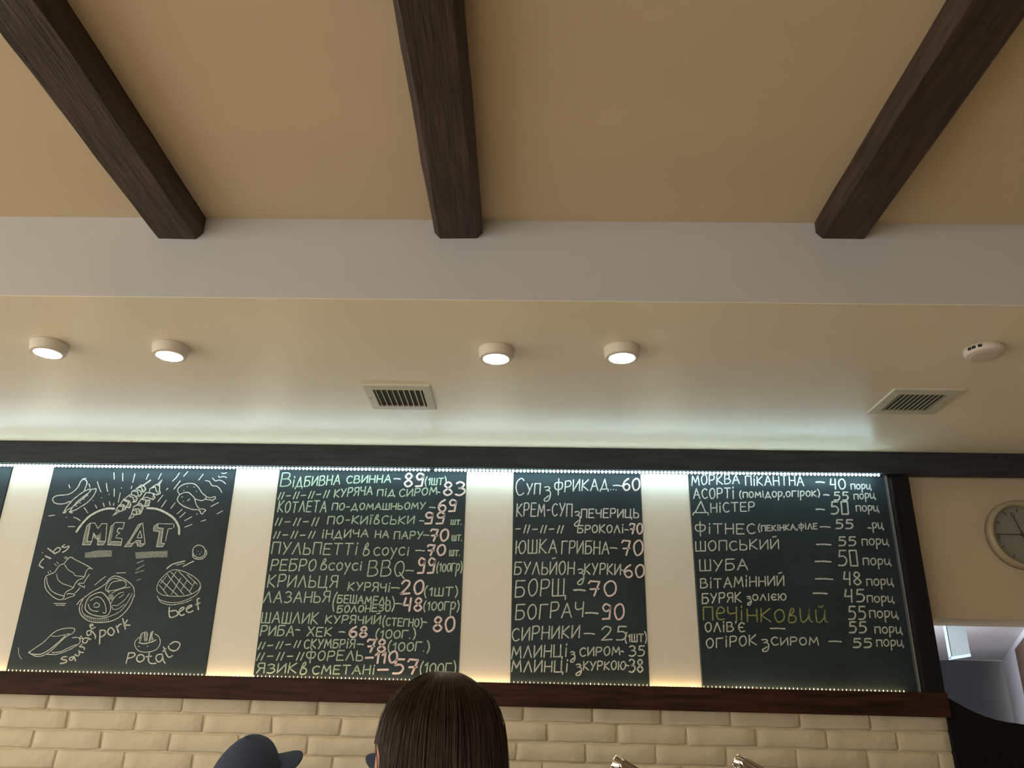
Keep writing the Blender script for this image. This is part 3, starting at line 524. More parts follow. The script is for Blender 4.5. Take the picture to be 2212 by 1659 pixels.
dr('ribs_drawing', 'chalk drawing of ribs', [
 ('c', (670, 490, 740, 400, 800, 370, 860, 410, 1000, 480, 1120, 545, 1185, 590)), ('c', (1185, 580, 1120, 580, 1070, 640, 1035, 740, 920, 800, 860, 880, 830, 940, 720, 1000, 680, 1050, 665, 1110, 640, 1140)),
 ('c', (670, 490, 590, 520, 540, 580, 490, 650, 400, 690, 330, 730, 310, 830, 330, 950, 400, 1040, 480, 1110, 570, 1150, 640, 1145)), ('c', (350, 750, 360, 850, 420, 970, 520, 1040, 660, 1085), 1.6), ('c', (665, 1150, 760, 1110, 850, 1080, 850, 1050, 740, 1040, 730, 1060)),
 ('c', (680, 510, 740, 600, 840, 660, 880, 710, 1035, 725), 1.4), ('c', (530, 680, 560, 790, 650, 860, 740, 890, 830, 925), 1.4), ('c', [1130, 690, 1060, 790, 1030, 850, 940, 850, 930, 870, 1040, 930, 1045, 890]), ('c', [960, 930, 930, 970, 870, 1030]),
 ('c', [490, 490, 530, 530], 1.2), ('c', [530, 455, 570, 500], 1.2), ('c', [670, 380, 720, 405], 1.2), ('c', [690, 360, 735, 385], 1.2), ('c', [370, 640, 390, 680], 1.2), ('c', [400, 615, 430, 645], 1.2), ('c', [1230, 885, 1330, 800, 1430, 725], 1.6), ('e', [650, 285, 870, 285], 1.6), ('e', [690, 318, 850, 318], 1.6)], w=1.7)
dr('ribs_lettering', 'chalk word ribs', [('c', (285, 570, 215, 520, 245, 450, 290, 405)), ('c', [325, 350, 420, 395], 3), ('c', [265, 290, 272, 290], 2), ('c', [370, 210, 500, 305], 3), ('c', (500, 305, 580, 260, 600, 210, 540, 200, 470, 270)), ('c', (680, 140, 630, 180, 690, 190, 750, 165, 755, 190, 700, 250, 640, 280))], w=2.6)
dr('pork_drawing', 'chalk drawing of a pork steak', [
 ('c', (905, 1240, 960, 1170, 1050, 1106, 1180, 1010, 1330, 930, 1440, 850, 1500, 770, 1580, 720, 1680, 730, 1800, 790, 1900, 870, 1955, 960, 1958, 1100)),
 ('e', (1230, 150, 1160, 250, 1120, 350, 1130, 450, 1180, 530, 1260, 590, 1380, 630, 1540, 635, 1700, 610, 1850, 540, 1970, 430, 2060, 300, 2120, 150, 2130, 60)), ('e', (1175, 300, 1165, 400, 1200, 480, 1290, 530, 1430, 560, 1600, 545, 1780, 480, 1900, 400, 2010, 260, 2090, 100), 1.3),
 ('e', (1560, 100, 1500, 80, 1400, 110, 1290, 180, 1240, 280, 1225, 380, 1290, 460, 1420, 510, 1560, 520, 1650, 490, 1690, 400, 1690, 300, 1640, 190, 1560, 100)), ('e', (1280, 300, 1310, 380, 1370, 420, 1470, 430), 1.5), ('e', (1320, 230, 1440, 165, 1530, 200, 1590, 300, 1610, 420, 1590, 465, 1550, 450), 1.5), ('e', (1380, 320, 1430, 270, 1490, 310, 1460, 355, 1390, 350), 1.5),
 ('c', (1500, 1020, 1430, 960, 1480, 830, 1580, 760, 1720, 790, 1800, 830, 1800, 900, 1700, 950, 1580, 980, 1480, 990, 1490, 920, 1560, 830, 1720, 800), 1.5), ('c', (1550, 1030, 1640, 980, 1760, 940, 1880, 920), 1.4), ('e', (1700, 280, 1760, 180, 1850, 100, 1930, 80), 1.3), ('e', (1730, 390, 1720, 330, 1760, 320, 1820, 320, 1950, 220, 2040, 100), 1.3), ('e', (1730, 390, 1820, 390, 1950, 300), 1.3), ('e', [1850, 180, 1940, 120], 1.3), ('c', [1630, 662, 1800, 655], 1.6)]
 + [('e', [1200+k*34, 480+min(k, 6)*13, 1215+k*34, 540+min(k, 6)*14], 0.9) for k in range(14)], w=1.8)
fl('chalk_shading', [('e', [1700+55*math.cos(k*.63) if j == 0 else 165+60*math.sin(k*.63) for k in range(10) for j in (0, 1)])])
dr('beef_drawing', 'chalk drawing of a grilled beef patty', [
 ('d', (950, 660, 1040, 610, 1150, 605, 1300, 655, 1450, 740, 1540, 830, 1555, 900, 1510, 980, 1400, 1045, 1250, 1085, 1050, 1090, 880, 1070, 790, 1020, 755, 960, 780, 850, 850, 750, 950, 660)),
 ('d', [940, 680, 1250, 1060]), ('d', [1020, 650, 1390, 1040]), ('d', [1150, 620, 1400, 880]), ('d', [1310, 690, 1500, 870]), ('d', [800, 880, 960, 1080]), ('d', [830, 790, 1000, 950, 1150, 1085]), ('d', [1120, 620, 980, 830, 870, 980]), ('d', [1200, 750, 1020, 1060]), ('d', [1310, 800, 1200, 980]), ('d', [1450, 830, 1360, 1000]), ('d', [930, 720, 830, 850]),
 ('f', (760, 60, 810, 130, 920, 170, 1040, 185, 1200, 170, 1400, 90, 1510, 10, 1565, -110)), ('f', (765, 70, 820, 170, 920, 210, 1040, 225, 1250, 190, 1400, 130)), ('d', (940, 580, 1050, 500, 1270, 440), 2.4), ('d', (1110, 520, 1260, 480)), ('d', (1240, 540, 1340, 490, 1430, 445), 2.2)], w=1.4)
dr('bun_drawing', 'small chalk circle beside the word MEAT', [('d', tuple(v for k in range(13) for v in (1530+115*math.cos(k*math.pi/6), 265+115*math.sin(k*math.pi/6)))), ('d', (1415, 300, 1430, 380, 1520, 410, 1610, 390, 1670, 310, 1660, 240)), ('d', [1540, 315, 1546, 315], 2.2), ('d', [1510, 265, 1515, 265], 1.4), ('d', [1575, 275, 1580, 276], 1.4), ('d', [1480, 325, 1485, 325], 1.4)], w=1.8)
dr('hatch_strokes', None, [('d', [390, 480, 510, 435]), ('d', [380, 600, 520, 515]), ('d', [360, 660, 515, 615]), ('d', [385, 795, 460, 775])], 'chalk_fill', w=2.4)
dr('beef_lettering', 'chalk word beef', [('f', (990, 270, 980, 350, 1000, 455, 1110, 430, 1145, 380, 1100, 330, 1000, 345)), ('f', (1170, 360, 1250, 300, 1240, 270, 1180, 310, 1170, 390, 1210, 420, 1265, 400)), ('f', (1300, 310, 1400, 250, 1370, 235, 1300, 290, 1310, 350, 1360, 365, 1420, 335)), ('f', (1540, 110, 1500, 120, 1505, 200, 1520, 320)), ('f', [1470, 225, 1550, 190])], w=2.6)
dr('pork_lettering', 'chalk word pork', [('e', [1490, 1030, 1500, 780]), ('e', (1500, 780, 1580, 780, 1600, 830, 1560, 880, 1510, 900)), ('e', (1700, 730, 1640, 790, 1660, 850, 1720, 870, 1760, 800, 1700, 730)), ('e', [1800, 700, 1840, 820]), ('e', (1810, 740, 1850, 680, 1890, 665)), ('e', [1915, 565, 1965, 755]), ('e', [2000, 590, 1940, 680, 2050, 685])], w=2.7)
dr('sausage_lettering', 'chalk word sausage written diagonally', [('e', (890, 1265, 820, 1270, 790, 1310, 880, 1330, 870, 1370, 770, 1390)), ('e', (1010, 1260, 940, 1290, 950, 1330, 1000, 1310, 1015, 1250, 1050, 1340)), ('e', (1040, 1220, 1080, 1250, 1120, 1220, 1110, 1150)), ('e', [1110, 1170, 1190, 1190]), ('e', (1170, 1040, 1120, 1080, 1200, 1090, 1210, 1130)),
 ('e', (1290, 920, 1200, 930, 1180, 1000, 1240, 1010, 1290, 940, 1330, 945)), ('e', (1330, 780, 1260, 800, 1270, 870, 1330, 850, 1340, 790, 1410, 870, 1410, 930)), ('e', (1310, 700, 1370, 690, 1350, 665, 1310, 690, 1350, 750, 1410, 720))], w=2.4)
dr('sausage_drawing', 'chalk drawing of two sausages', [('e', (600, 860, 720, 780, 880, 740, 1030, 750, 1000, 830, 900, 880, 800, 960, 700, 1060, 580, 1170, 460, 1240, 340, 1260, 240, 1220, 210, 1180, 340, 1080, 460, 1000, 600, 860)), ('e', (600, 880, 700, 890, 850, 860, 940, 840), 1.2), ('e', (530, 1220, 700, 1220, 880, 1160, 1050, 1070, 1130, 1000, 1120, 930, 1080, 910, 990, 915)), ('e', [1120, 930, 1150, 880, 1180, 930, 1120, 930]), ('e', (230, 1210, 400, 1220, 560, 1140, 720, 1010, 860, 880), 2.0), ('e', (620, 1190, 780, 1170, 900, 1110, 1060, 1040), 1.6), ('e', [190, 1190, 215, 1170], 3)], w=1.6)
dr('chalk_mark', None, [('e', (0, 1100, 10, 1230, 60, 1310), 1.0)])
dr('potato_drawing', 'chalk drawing of a potato', [('f', (440, 820, 370, 880, 350, 950, 380, 1030, 440, 1080, 560, 1095, 700, 1070, 790, 1000, 820, 900, 790, 810, 720, 760)), ('f', (430, 920, 530, 940, 680, 900, 740, 870), 2.2), ('f', (440, 900, 450, 830, 470, 760, 530, 730)), ('f', (535, 890, 530, 740, 560, 730, 585, 760, 570, 890)), ('f', (620, 890, 640, 800, 650, 740, 690, 715), 2.6), ('f', (690, 870, 660, 790, 690, 715)), ('f', [420, 990, 430, 992], 2), ('f', [580, 985, 588, 987], 2)], w=1.5)
fl('chalk_shading', [('f', (450, 900, 470, 760, 500, 760, 470, 900)), ('f', (535, 890, 530, 740, 585, 745, 570, 890)), ('f', (620, 890, 650, 740, 690, 720, 670, 880))])
dr('potato_lettering', 'chalk word potato', [('f', [190, 1300, 240, 1110]), ('f', (240, 1110, 330, 1110, 355, 1150, 300, 1190, 220, 1210)), ('f', (470, 1140, 400, 1170, 390, 1240, 440, 1275, 510, 1240, 520, 1180, 470, 1140)), ('f', (620, 1090, 600, 1230, 640, 1300, 740, 1300)), ('f', [555, 1180, 655, 1170]), ('f', (850, 1130, 760, 1150, 740, 1220, 790, 1275, 850, 1230, 860, 1140, 875, 1250, 910, 1300)), ('f', (880, 1000, 930, 1130, 980, 1190, 1040, 1160)), ('f', [870, 1080, 920, 1030]), ('f', (1000, 950, 1080, 905, 1160, 920, 1180, 970, 1130, 1050, 1050, 1070, 980, 1030, 970, 980))], w=2.5)

# ------------------------------------------------------------------ bricks
wall = empty('wall_brick', (0, 0, 0)); tag(wall, 'wall of white painted bricks below the menu boards', None, None, 'structure')
obj('mortar', box('mortar', XB0, XB1-0.006, YW-0.004, YW+0.02, 0.0, P(1000, 1500, YW).z), 'mortar', wall)
BL, BH, JT = 0.281, 0.0735, 0.006
def brick_mesh(seed, Lb):
    rnd = random.Random(seed); nx, nz = 8, 3; v = []; f = []; hx, hz = Lb/2-JT/2, BH/2-JT/2
    xs_ = [-hx, -hx+.006]+[-hx+.006+(2*hx-.012)*i/6 for i in range(1, 6)]+[hx-.006, hx]; zs_ = [-hz, -hz+.006, hz-.006, hz]
    for j in range(nz+1):
        for i in range(nx+1):
            x = xs_[i]; z = zs_[j]; edge = i in (0, nx) or j in (0, nz)
            y = -0.0062 + noise.noise(Vector((x*14+seed*7, z*30, seed)))*0.0030 + rnd.uniform(-.0008, .0008)
            if edge: y += 0.0032; x += rnd.uniform(-.0045, .0035); z += rnd.uniform(-.0030, .0026); y += rnd.uniform(-.0015, .002)
            if i in (0, nx) and j in (0, nz): x *= 0.986; z *= 0.93; y += .0008
            v.append((x, y, z))
    for j in range(nz):
        for i in range(nx):
            a = j*(nx+1)+i; f.append((a, a+1, a+nx+2, a+nx+1))
    loop = [i for i in range(nx+1)] + [j*(nx+1)+nx for j in range(1, nz+1)] + [nz*(nx+1)+i for i in range(nx-1, -1, -1)] + [j*(nx+1) for j in range(nz-1, 0, -1)]
    b0 = len(v)
    for k in loop: v.append((v[k][0]*1.005, 0.004, v[k][2]*1.01))
    n = len(loop)
    for k in range(n): f.append((loop[k], loop[(k+1) % n], b0+(k+1) % n, b0+k))
    me = mesh('brick', v, f)
    for p_ in me.polygons: p_.use_smooth = len(p_.vertices) == 4
    return me
BM = [brick_mesh(s, BL) for s in range(24)]
za, zb_ = P(300, 1538, YW-.006), P(1700, 1574, YW-.006)       # first bed joint
def bedz(x): return za.z+(zb_.z-za.z)*(x-za.x)/(zb_.x-za.x)
offs = [P(1131, 1545, YW).x, P(1183, 1580, YW).x, P(1115, 1618, YW).x, P(1172, 1650, YW).x]
for r in range(9):
    x = offs[r % 4] - BL*12 + BL/2
    while x < XB1+BL/2:
        x0, x1 = x-BL/2, x+BL/2; end = XB1+[.0, .006, .014, .008][r % 4]
        if x0 > XB0:
            if x1 > end-.05:
                if end-x0 > .04:
                    Lb = end-x0; o = obj('brick', brick_mesh(40+r, Lb), 'brick_paint', wall, (x0+Lb/2, YW-.004, bedz(x)+BH/2-r*BH))
                break
            me = random.choice(BM); o = obj('brick', me, 'brick_paint', wall, (x, YW-.004+random.uniform(-.0015, .001), bedz(x)+BH/2-r*BH))
            o.rotation_euler = (0, random.uniform(-.006, .006), 0)
        x += BL

# ------------------------------------------------------------------ wall clock
pc = P(2203, 1157, YW+.02); t = empty('wall_clock', pc); tag(t, 'round wall clock with a thick pale rim on the beige wall at the right', 'clock')
def faceon(o): o.rotation_euler = (math.pi/2, 0, 0); return o
Rk = 0.152
faceon(obj('rim', lathe('rim', [(Rk, 0), (Rk, .030), (Rk-.006, .040), (Rk-.014, .042), (Rk-.022, .036), (Rk-.026, .020), (Rk-.026, 0)], 64), 'clock_rim', t))
faceon(obj('dial', lathe('dial', [(Rk-.027, .010), (Rk-.027, .016), (.001, .0165)], 64, False), 'clock_face', t))
def hand(name, ang, Ln, wd, ring=None):
    v = [(-wd, -.024, -.02), (wd, -.024, -.02), (wd*.5, -.024, Ln), (-wd*.5, -.024, Ln)]; v += [(a, -.022, c) for a, b, c in v]
    o = obj(name, mesh(name, v, [(0, 1, 2, 3), (4, 5, 6, 7), (0, 1, 5, 4), (1, 2, 6, 5), (2, 3, 7, 6), (3, 0, 4, 7)]), 'clock_ink', t); o.rotation_euler = (0, ang, 0)
    if ring:
        vv = []; ff = []
        for k in range(20):
            a = 2*math.pi*k/20
            for r_ in (ring, ring*.62): vv.append((r_*.8*math.cos(a), -.023, Ln+ring+r_*math.sin(a)*1.3))
        for k in range(20): j = (k+1) % 20; ff.append((2*k, 2*j, 2*j+1, 2*k+1))
        obj('ring', mesh('ring', vv, ff), 'clock_ink', o)
hand('minute_hand', math.radians(-90), .112, .0024)
hand('hour_hand', math.radians(-17), .082, .0028, .009)
faceon(obj('hub', lathe('hub', [(.007, .016), (.007, .028), (.003, .030)], 20), 'clock_ink', t))
for k in range(12):
    a = k*math.pi/6
    if k == 9: continue
    o = obj('tick', box('tick', -.0014, .0014, -.018, -.0166, .100, .117), 'clock_ink', t); o.rotation_euler = (0, a, 0)
v = []; f = []
pts9 = smooth([(3.6, 7), (1.6, 8), (.3, 6.2), (1.4, 4.2), (3.2, 5), (3.6, 7)], 5)+[(3.2, 1.2), (1.6, 0)]
for i in range(len(pts9)-1):
    (x0, y0), (x1, y1) = pts9[i], pts9[i+1]; L = math.hypot(x1-x0, y1-y0) or 1; nx, ny = -(y1-y0)/L*.4, (x1-x0)/L*.4; b0 = len(v)
    v += [((a)*.0032-.112, -.0172, (b-9)*.0032+.002) for a, b in ((x0+nx, y0+ny), (x0-nx, y0-ny), (x1-nx, y1-ny), (x1+nx, y1+ny))]; f.append((b0, b0+1, b0+2, b0+3))
obj('numeral', mesh('numeral', v, f), 'clock_ink', t)

# ------------------------------------------------------------------ back room seen through the doorway
hk = zL+0.12
yb = PZ(2100, 1427, hk).y
c1 = PZ(2165, 1427, hk); c2 = PZ(2212, 1358, hk)
dirw = (c2-c1).normalized(); c3 = c1+dirw*((YW+.35-c1.y)/dirw.y)
struct('ceiling_kitchen', box('ceiling_kitchen', 0.6, 4.6, YW+.31, yb+.1, hk, hk+.1), 'kitchen_white', 'white ceiling of the back room')
struct('wall_kitchen_back', box('wall_kitchen_back', 0.6, 4.6, yb, yb+.1, 0, hk), 'kitchen_grey', 'grey back wall of the room behind the doorway')
n_ = Vector((-dirw.y, dirw.x, 0)); n_ = n_ if n_.x > 0 else -n_
q = [c1, c3, c3+n_*.1, c1+n_*.1]
me = mesh('wall_kitchen_right', [(p_.x, p_.y, z) for z in (0, hk) for p_ in q], [(0, 1, 2, 3), (4, 5, 6, 7), (0, 1, 5, 4), (1, 2, 6, 5), (2, 3, 7, 6), (3, 0, 4, 7)])
struct('wall_kitchen_right', me, 'kitchen_white', 'white side wall of the back room')
struct('wall_kitchen_left', box('wall_kitchen_left', 0.5, 0.6, YW+.31, yb+.1, 0, hk), 'kitchen_white', 'white side wall of the back room at the left')
# dark frame on the skew wall
def onskew(x, y):
    d = ray(x, y); nn = n_; s = (c1-CAM).dot(nn)/d.dot(nn); return CAM+d*s
a_, b_ = onskew(2196, 1403), onskew(2225, 1402)
zd = a_.z
g0, g1 = Vector((a_.x, a_.y, 0))-n_*.012, Vector((c3.x, c3.y, 0))-n_*.012
me = mesh('door_1', [(p_.x, p_.y, z) for z in (0.0, zd) for p_ in (g0, g1, g1+n_*.02, g0+n_*.02)], [(0, 1, 2, 3), (4, 5, 6, 7), (0, 1, 5, 4), (1, 2, 6, 5), (2, 3, 7, 6), (3, 0, 4, 7)])
struct('door_1', me, 'door_brown', 'dark brown door in the side wall of the back room')
# hanging panel
Yh = 5.0; pts = [P(2042, 1357, Yh), P(2086, 1357, Yh-.25), P(2097, 1417, Yh-.25), P(2053, 1424, Yh)]
t = empty('hanging_panel', (pts[0].x, Yh, hk)); tag(t, 'pale translucent panel with a bright lower edge hanging in the back room', 'hanging panel')
o0 = t.location
zt_ = hk
dv = [Vector((pts[3].x, Yh, zt_)), Vector((pts[2].x, Yh-.25, zt_)), Vector((pts[2].x, Yh-.25, pts[2].z)), Vector((pts[3].x, Yh, pts[3].z))]
th = Vector((.01, .04, 0))
def slab4(name, c, m, par):
    vv = [p_-o0 for p_ in c]+[p_+th-o0 for p_ in c]
    return obj(name, mesh(name, vv, [(0, 1, 2, 3), (4, 5, 6, 7), (0, 1, 5, 4), (1, 2, 6, 5), (2, 3, 7, 6), (3, 0, 4, 7)]), m, par)
slab4('sheet', dv, 'kitchen_panel', t)
up_ = Vector((0, 0, .012)); sh_ = Vector((-.004, -.01, 0))
slab4('bottom_edge', [dv[3]+up_+sh_, dv[2]+up_+sh_, dv[2]+sh_-up_*.3, dv[3]+sh_-up_*.3], 'panel_edge', t)
slab4('side_edge', [dv[0]+sh_, dv[0]+sh_+(dv[1]-dv[0])*.06, dv[3]+sh_+(dv[1]-dv[0])*.06, dv[3]+sh_], 'panel_edge', t)
# added light for the back room: an unseen cool tube behind the menu wall
t = empty('added_tube_light', (1.6, 5.4, hk)); tag(t, 'unseen cool white tube added to light the back room', 'lamp')
[obj('rod', box('rod', -.006, .006, q_-.006, q_+.006, -.36, 0), 'alu', t) for q_ in (-.4, .4)]
mat('tube_glow', (1, 1, 1, 1), .4, emit=(.88, .93, 1.0, 1), estr=36)
obj('tube', box('tube', -.045, .045, -.58, .58, -.41, -.36, .008), 'tube_glow', t)

# ------------------------------------------------------------------ service counter below the frame, with two pairs of tongs
CX0, CX1, CY0, CY1 = -1.9, 1.6, 1.85, 2.35
t = empty('service_counter', (0, CY0, 0)); tag(t, 'wooden service counter below the menu boards', 'counter')
obj('body', box('body', CX0, CX1, 0, CY1-CY0, 0, 1.10, .004), 'counter_wood', t)
obj('worktop', box('worktop', CX0-.03, CX1+.03, -.03, CY1-CY0+.03, 1.10, 1.14, .004), 'counter_top', t)
def tongs(head, tail, label, flip):
    # a U-channel arm from head (upper-left end) running down to tail, second arm beside it
    can = empty('food_pan', (tail.x+.05, tail.y, 1.14)); tag(can, label.replace('serving tongs leaning on the counter', 'food pan under the tongs'), 'pan', 'steel food pans on the counter')
    v = []
    for hx, hy, z in ((.12, .12, .115), (.135, .135, .115), (.135, .135, .112), (.122, .122, .112), (.105, .105, 0), (.102, .102, .003), (.118, .118, .113)):
        v += [(-hx, -hy, z), (hx, -hy, z), (hx, hy, z), (-hx, hy, z)]
    f = [(i*4+k, i*4+(k+1) % 4, (i+1)*4+(k+1) % 4, (i+1)*4+k) for i in range(1, 4) for k in range(4)] + [(16, 17, 18, 19), (20, 21, 22, 23)]
    f += [(i*4+k, i*4+(k+1) % 4, j*4+(k+1) % 4, j*4+k) for i, j in ((0, 1), (0, 6), (5, 6)) for k in range(4)]
    obj('pan', mesh('pan', v, f), 'steel_brushed', can)
    t = empty('serving_tongs', (head.x, head.y, head.z)); tag(t, label, 'tongs', 'stainless steel serving tongs')
    ax = (tail-head); Ln = ax.length; ax.normalize()
    side = ax.cross(Vector((0, 1, 0))).normalized()      # across the arm in the picture plane
    nor = ax.cross(side).normalized()
    if nor.y > 0: nor = -nor                             # toward the viewer
    for arm in (0, 1):
        v = []; f = []; n = 10; ns = 14
        for i in range(ns+1):
            s = i/ns; wd = .0150*(.70+.30*min(1, s*9)**.6) if flip else .0150
            for k in range(n+1):
                a = math.pi*(k/n-.5)*1.05; R = wd
                loc = side*(R*math.sin(a)) + nor*((R*.75*math.cos(a)-R*.3)*(1 if (arm == 0) == (not flip) else -1))
                v.append(ax*(Ln*s)+loc + nor*(-.012*arm*s-.001*arm) + side*(.006*arm if flip else 0))
        for i in range(ns):
            for k in range(n): f.append((i*(n+1)+k, i*(n+1)+k+1, (i+1)*(n+1)+k+1, (i+1)*(n+1)+k))
        me = mesh('arm', v, f, True); o = obj('arm', me, 'steel', t)
        md = o.modifiers.new('thickness', 'SOLIDIFY'); md.thickness = .0016; md.offset = 0
YT = 2.1
h1 = P(1324, 1643, YT); tongs(h1, Vector((h1.x+.34, YT+.02, h1.z-.185)), 'steel serving tongs leaning on the counter, left of the pair near the salad board', False)
h2 = P(1585, 1643, YT); tongs(h2, Vector((h2.x+.34, YT+.02, h2.z-.185)), 'steel serving tongs leaning on the counter, right of the pair near the salad board', True)

# ------------------------------------------------------------------ people
SPH = {}
def ball(bm, c, r, s=(1, 1, 1), seg=20):
    if seg not in SPH:
        b2 = bmesh.new(); bmesh.ops.create_uvsphere(b2, u_segments=seg, v_segments=seg//2, radius=1); b2.verts.index_update()
        SPH[seg] = ([tuple(v_.co) for v_ in b2.verts], [[v_.index for v_ in f_.verts] for f_ in b2.faces]); b2.free()
    vs_ = [bm.verts.new((c[0]+x*r*s[0], c[1]+y*r*s[1], c[2]+z*r*s[2])) for x, y, z in SPH[seg][0]]
    for f_ in SPH[seg][1]: bm.faces.new([vs_[i] for i in f_])
def limb(bm, a, b, r0, r1, n=8):
    a, b = Vector(a), Vector(b)
    for i in range(n+1): t_ = i/n; ball(bm, a.lerp(b, t_), r0+(r1-r0)*t_, seg=12)
def remeshed(name, bm, m, parent, vox, sm=6):
    me = bpy.data.meshes.new(name); bm.to_mesh(me); bm.free(); o = obj(name, me, m, parent)
    r = o.modifiers.new('remesh', 'REMESH'); r.mode = 'VOXEL'; r.voxel_size = vox; r.use_smooth_shade = True
    s = o.modifiers.new('smooth', 'SMOOTH'); s.factor = .5; s.iterations = sm
    return o
def figure(name, label, base, hc, yaw, top_m, pants_m, hair_label=None):
    """base (x, y); hc = height of the head centre; yaw = direction faced (0 = +y)"""
    t = empty(name, (base[0], base[1], 0)); t.rotation_euler = (0, 0, yaw); tag(t, label, 'person')
    H = hc/.935; k = H/1.70
    sh_z, hip, kn = hc-.30*k, .90*k, .48*k
    bm = bmesh.new()
    ball(bm, (0, 0, hc), .1, (.74, .92, 1.14), 28)                       # head
    ball(bm, (0, .045, hc-.055), .06, (.85, .8, 1.0))                      # jaw
    ball(bm, (0, .098, hc-.015), .014, (.9, 1.2, 1.7)); ball(bm, (0, .085, hc-.058), .018, (1.3, .6, .5))  # nose, lips
    for s in (-1, 1): ball(bm, (s*.079, -.002, hc-.012), .03, (.34, .62, 1.05))   # ears
    limb(bm, (0, -.012, hc-.08), (0, -.01, sh_z+.04), .052, .058)
    for i in range(10):
        q_ = i/9; z = hip+(sh_z-hip)*q_; wv = .145-.03*math.sin(q_*math.pi)+.02*q_; ball(bm, (0, 0, z), .1, (wv/.1, 1.02, .9))
    for s in (-1, 1):
        limb(bm, (s*.165*k, 0, sh_z), (s*.215*k, -.01, sh_z-.28*k), .050, .040); limb(bm, (s*.215*k, -.01, sh_z-.28*k), (s*.20*k, .07, sh_z-.52*k), .038, .027)
        hx, hy, hz = s*.198*k, .085, sh_z-.56*k
        ball(bm, (hx, hy, hz), .04, (.5, .8, 1.1))
        for q_, (dy, ln) in enumerate(((.028, .065), (.010, .075), (-.008, .07), (-.024, .055))): limb(bm, (hx, hy+dy, hz-.03), (hx-s*.012, hy+dy*1.1+.01, hz-.035-ln), .0085, .007, 7)
        limb(bm, (hx-s*.01, hy+.03, hz+.01), (hx-s*.03, hy+.06, hz-.03), .010, .008, 6)
        limb(bm, (s*.085*k, 0, hip), (s*.09*k, .01, kn), .082, .055); limb(bm, (s*.09*k, .01, kn), (s*.095*k, -.01, .09), .052, .036)
        limb(bm, (s*.095*k, -.02, .04), (s*.10*k, .14, .03), .040, .030)
    remeshed('body', bm, 'skin', t, .0075, 3)
    for s in (-1, 1):
        bm = bmesh.new(); ball(bm, (s*.032, .083, hc+.005), .011, seg=12); me = bpy.data.meshes.new('eye'); bm.to_mesh(me); bm.free(); obj('eye', me, 'eye', t)
    bm = bmesh.new()
    for i in range(10):
        q_ = i/9; z = hip-.02+(sh_z+.015-hip)*q_; wv = .155-.03*math.sin(q_*math.pi)+.02*q_; ball(bm, (0, 0, z), .1, (wv/.1, 1.16, .9))
    for s in (-1, 1): limb(bm, (s*.165*k, 0, sh_z), (s*.215*k, -.01, sh_z-.28*k), .062, .052); limb(bm, (s*.215*k, -.01, sh_z-.28*k), (s*.20*k, .07, sh_z-.50*k), .050, .038)
    remeshed('shirt', bm, top_m, t, .012)
    bm = bmesh.new()
    for s in (-1, 1): limb(bm, (s*.085*k, 0, hip), (s*.09*k, .01, kn), .096, .066); limb(bm, (s*.09*k, .01, kn), (s*.095*k, -.01, .10), .064, .052)
    ball(bm, (0, 0, hip), .1, (1.6, 1.15, .9)); remeshed('trousers', bm, pants_m, t, .012)
    for s in (-1, 1):
        bm = bmesh.new(); limb(bm, (s*.095*k, -.03, .047), (s*.10*k, .15, .04), .045, .036); remeshed('shoe', bm, 'eye', t, .01)
    return t

# woman with brown hair, seen from behind
YH = 1.25
top = P(955, 1450, YH); cxh = P(951, 1600, YH).x; zc_h = top.z-.128
wom = figure('person', 'person with long straight brown hair seen from behind, in front of the menu boards', (cxh, YH), zc_h, 0.0, 'cloth_dark', 'cloth_blue')
prof = [(957, 1449, 0), (995, 1454, 0), (1026, 1474, 0), (1064, 1515, 0), (1080, 1555, 0), (1087, 1604, 0), (1092, 1659, 0)]
zs = [P(x, y, YH).z-0 for x, y, _ in prof]; rs = [max(.002, P(x, y, YH).x-cxh) for x, y, _ in prof]; rs[0] = .004
def rprof(z):
    if z >= zs[0]: return rs[0]
    for i in range(len(zs)-1):
        if zs[i] >= z >= zs[i+1]:
            u = (zs[i]-z)/(zs[i]-zs[i+1]); a0, a1 = rs[i], rs[i+1]
            return math.sqrt(a0*a0+(a1*a1-a0*a0)*u) if i < 3 else a0+(a1-a0)*u
    return rs[-1]+.006*min(1, (zs[-1]-z)/.25)
def hairpt(th_, z, extra=0.0, seedn=0.0):
    # th_: 0 = straight back (-y), +90 = right (+x)
    r = rprof(z)+extra; left = th_ < 0
    zr = P(815, 1606, YH).z
    if left and z < zr:                                   # tucked behind the ear
        k_ = min(1, (zr-z)/.012); r *= 1-.10*k_*min(1, max(0, (-th_-.7)/.5))
    x = r*math.sin(th_)*(1.0 if th_ > 0 else .985); y = -r*math.cos(th_)*1.12
    y += .012
    n0 = noise.noise(Vector((th_*18, z*2.0, 1.7)))*.0022+noise.noise(Vector((th_*45, z*2.5, 5.1)))*.0010
    if z < zs[2]: x += n0*math.sin(th_); y -= n0*math.cos(th_)
    return Vector((x, y, z))
zlist = [zs[0]-(.13)*(i/26)**1.8 for i in range(27)] + [zs[0]-.13-.30*(i/24) for i in range(1, 25)]
v = []; f = []; NT = 120
for z in zlist:
    full = z > zs[0]-.075
    t0, t1 = (-math.pi, math.pi) if full else (-1.75, 1.95)
    if not full:
        u = min(1, (zs[0]-.075-z)/.05); t0 = -math.pi+(math.pi-(1.72 if z > P(815, 1606, YH).z else 1.25))*u; t1 = math.pi-(math.pi-1.95)*u
    for i in range(NT+1): v.append(hairpt(t0+(t1-t0)*i/NT, z)-Vector((0, 0, 0)))
for j in range(len(zlist)-1):
    for i in range(NT): a = j*(NT+1)+i; f.append((a, a+1, a+NT+2, a+NT+1))
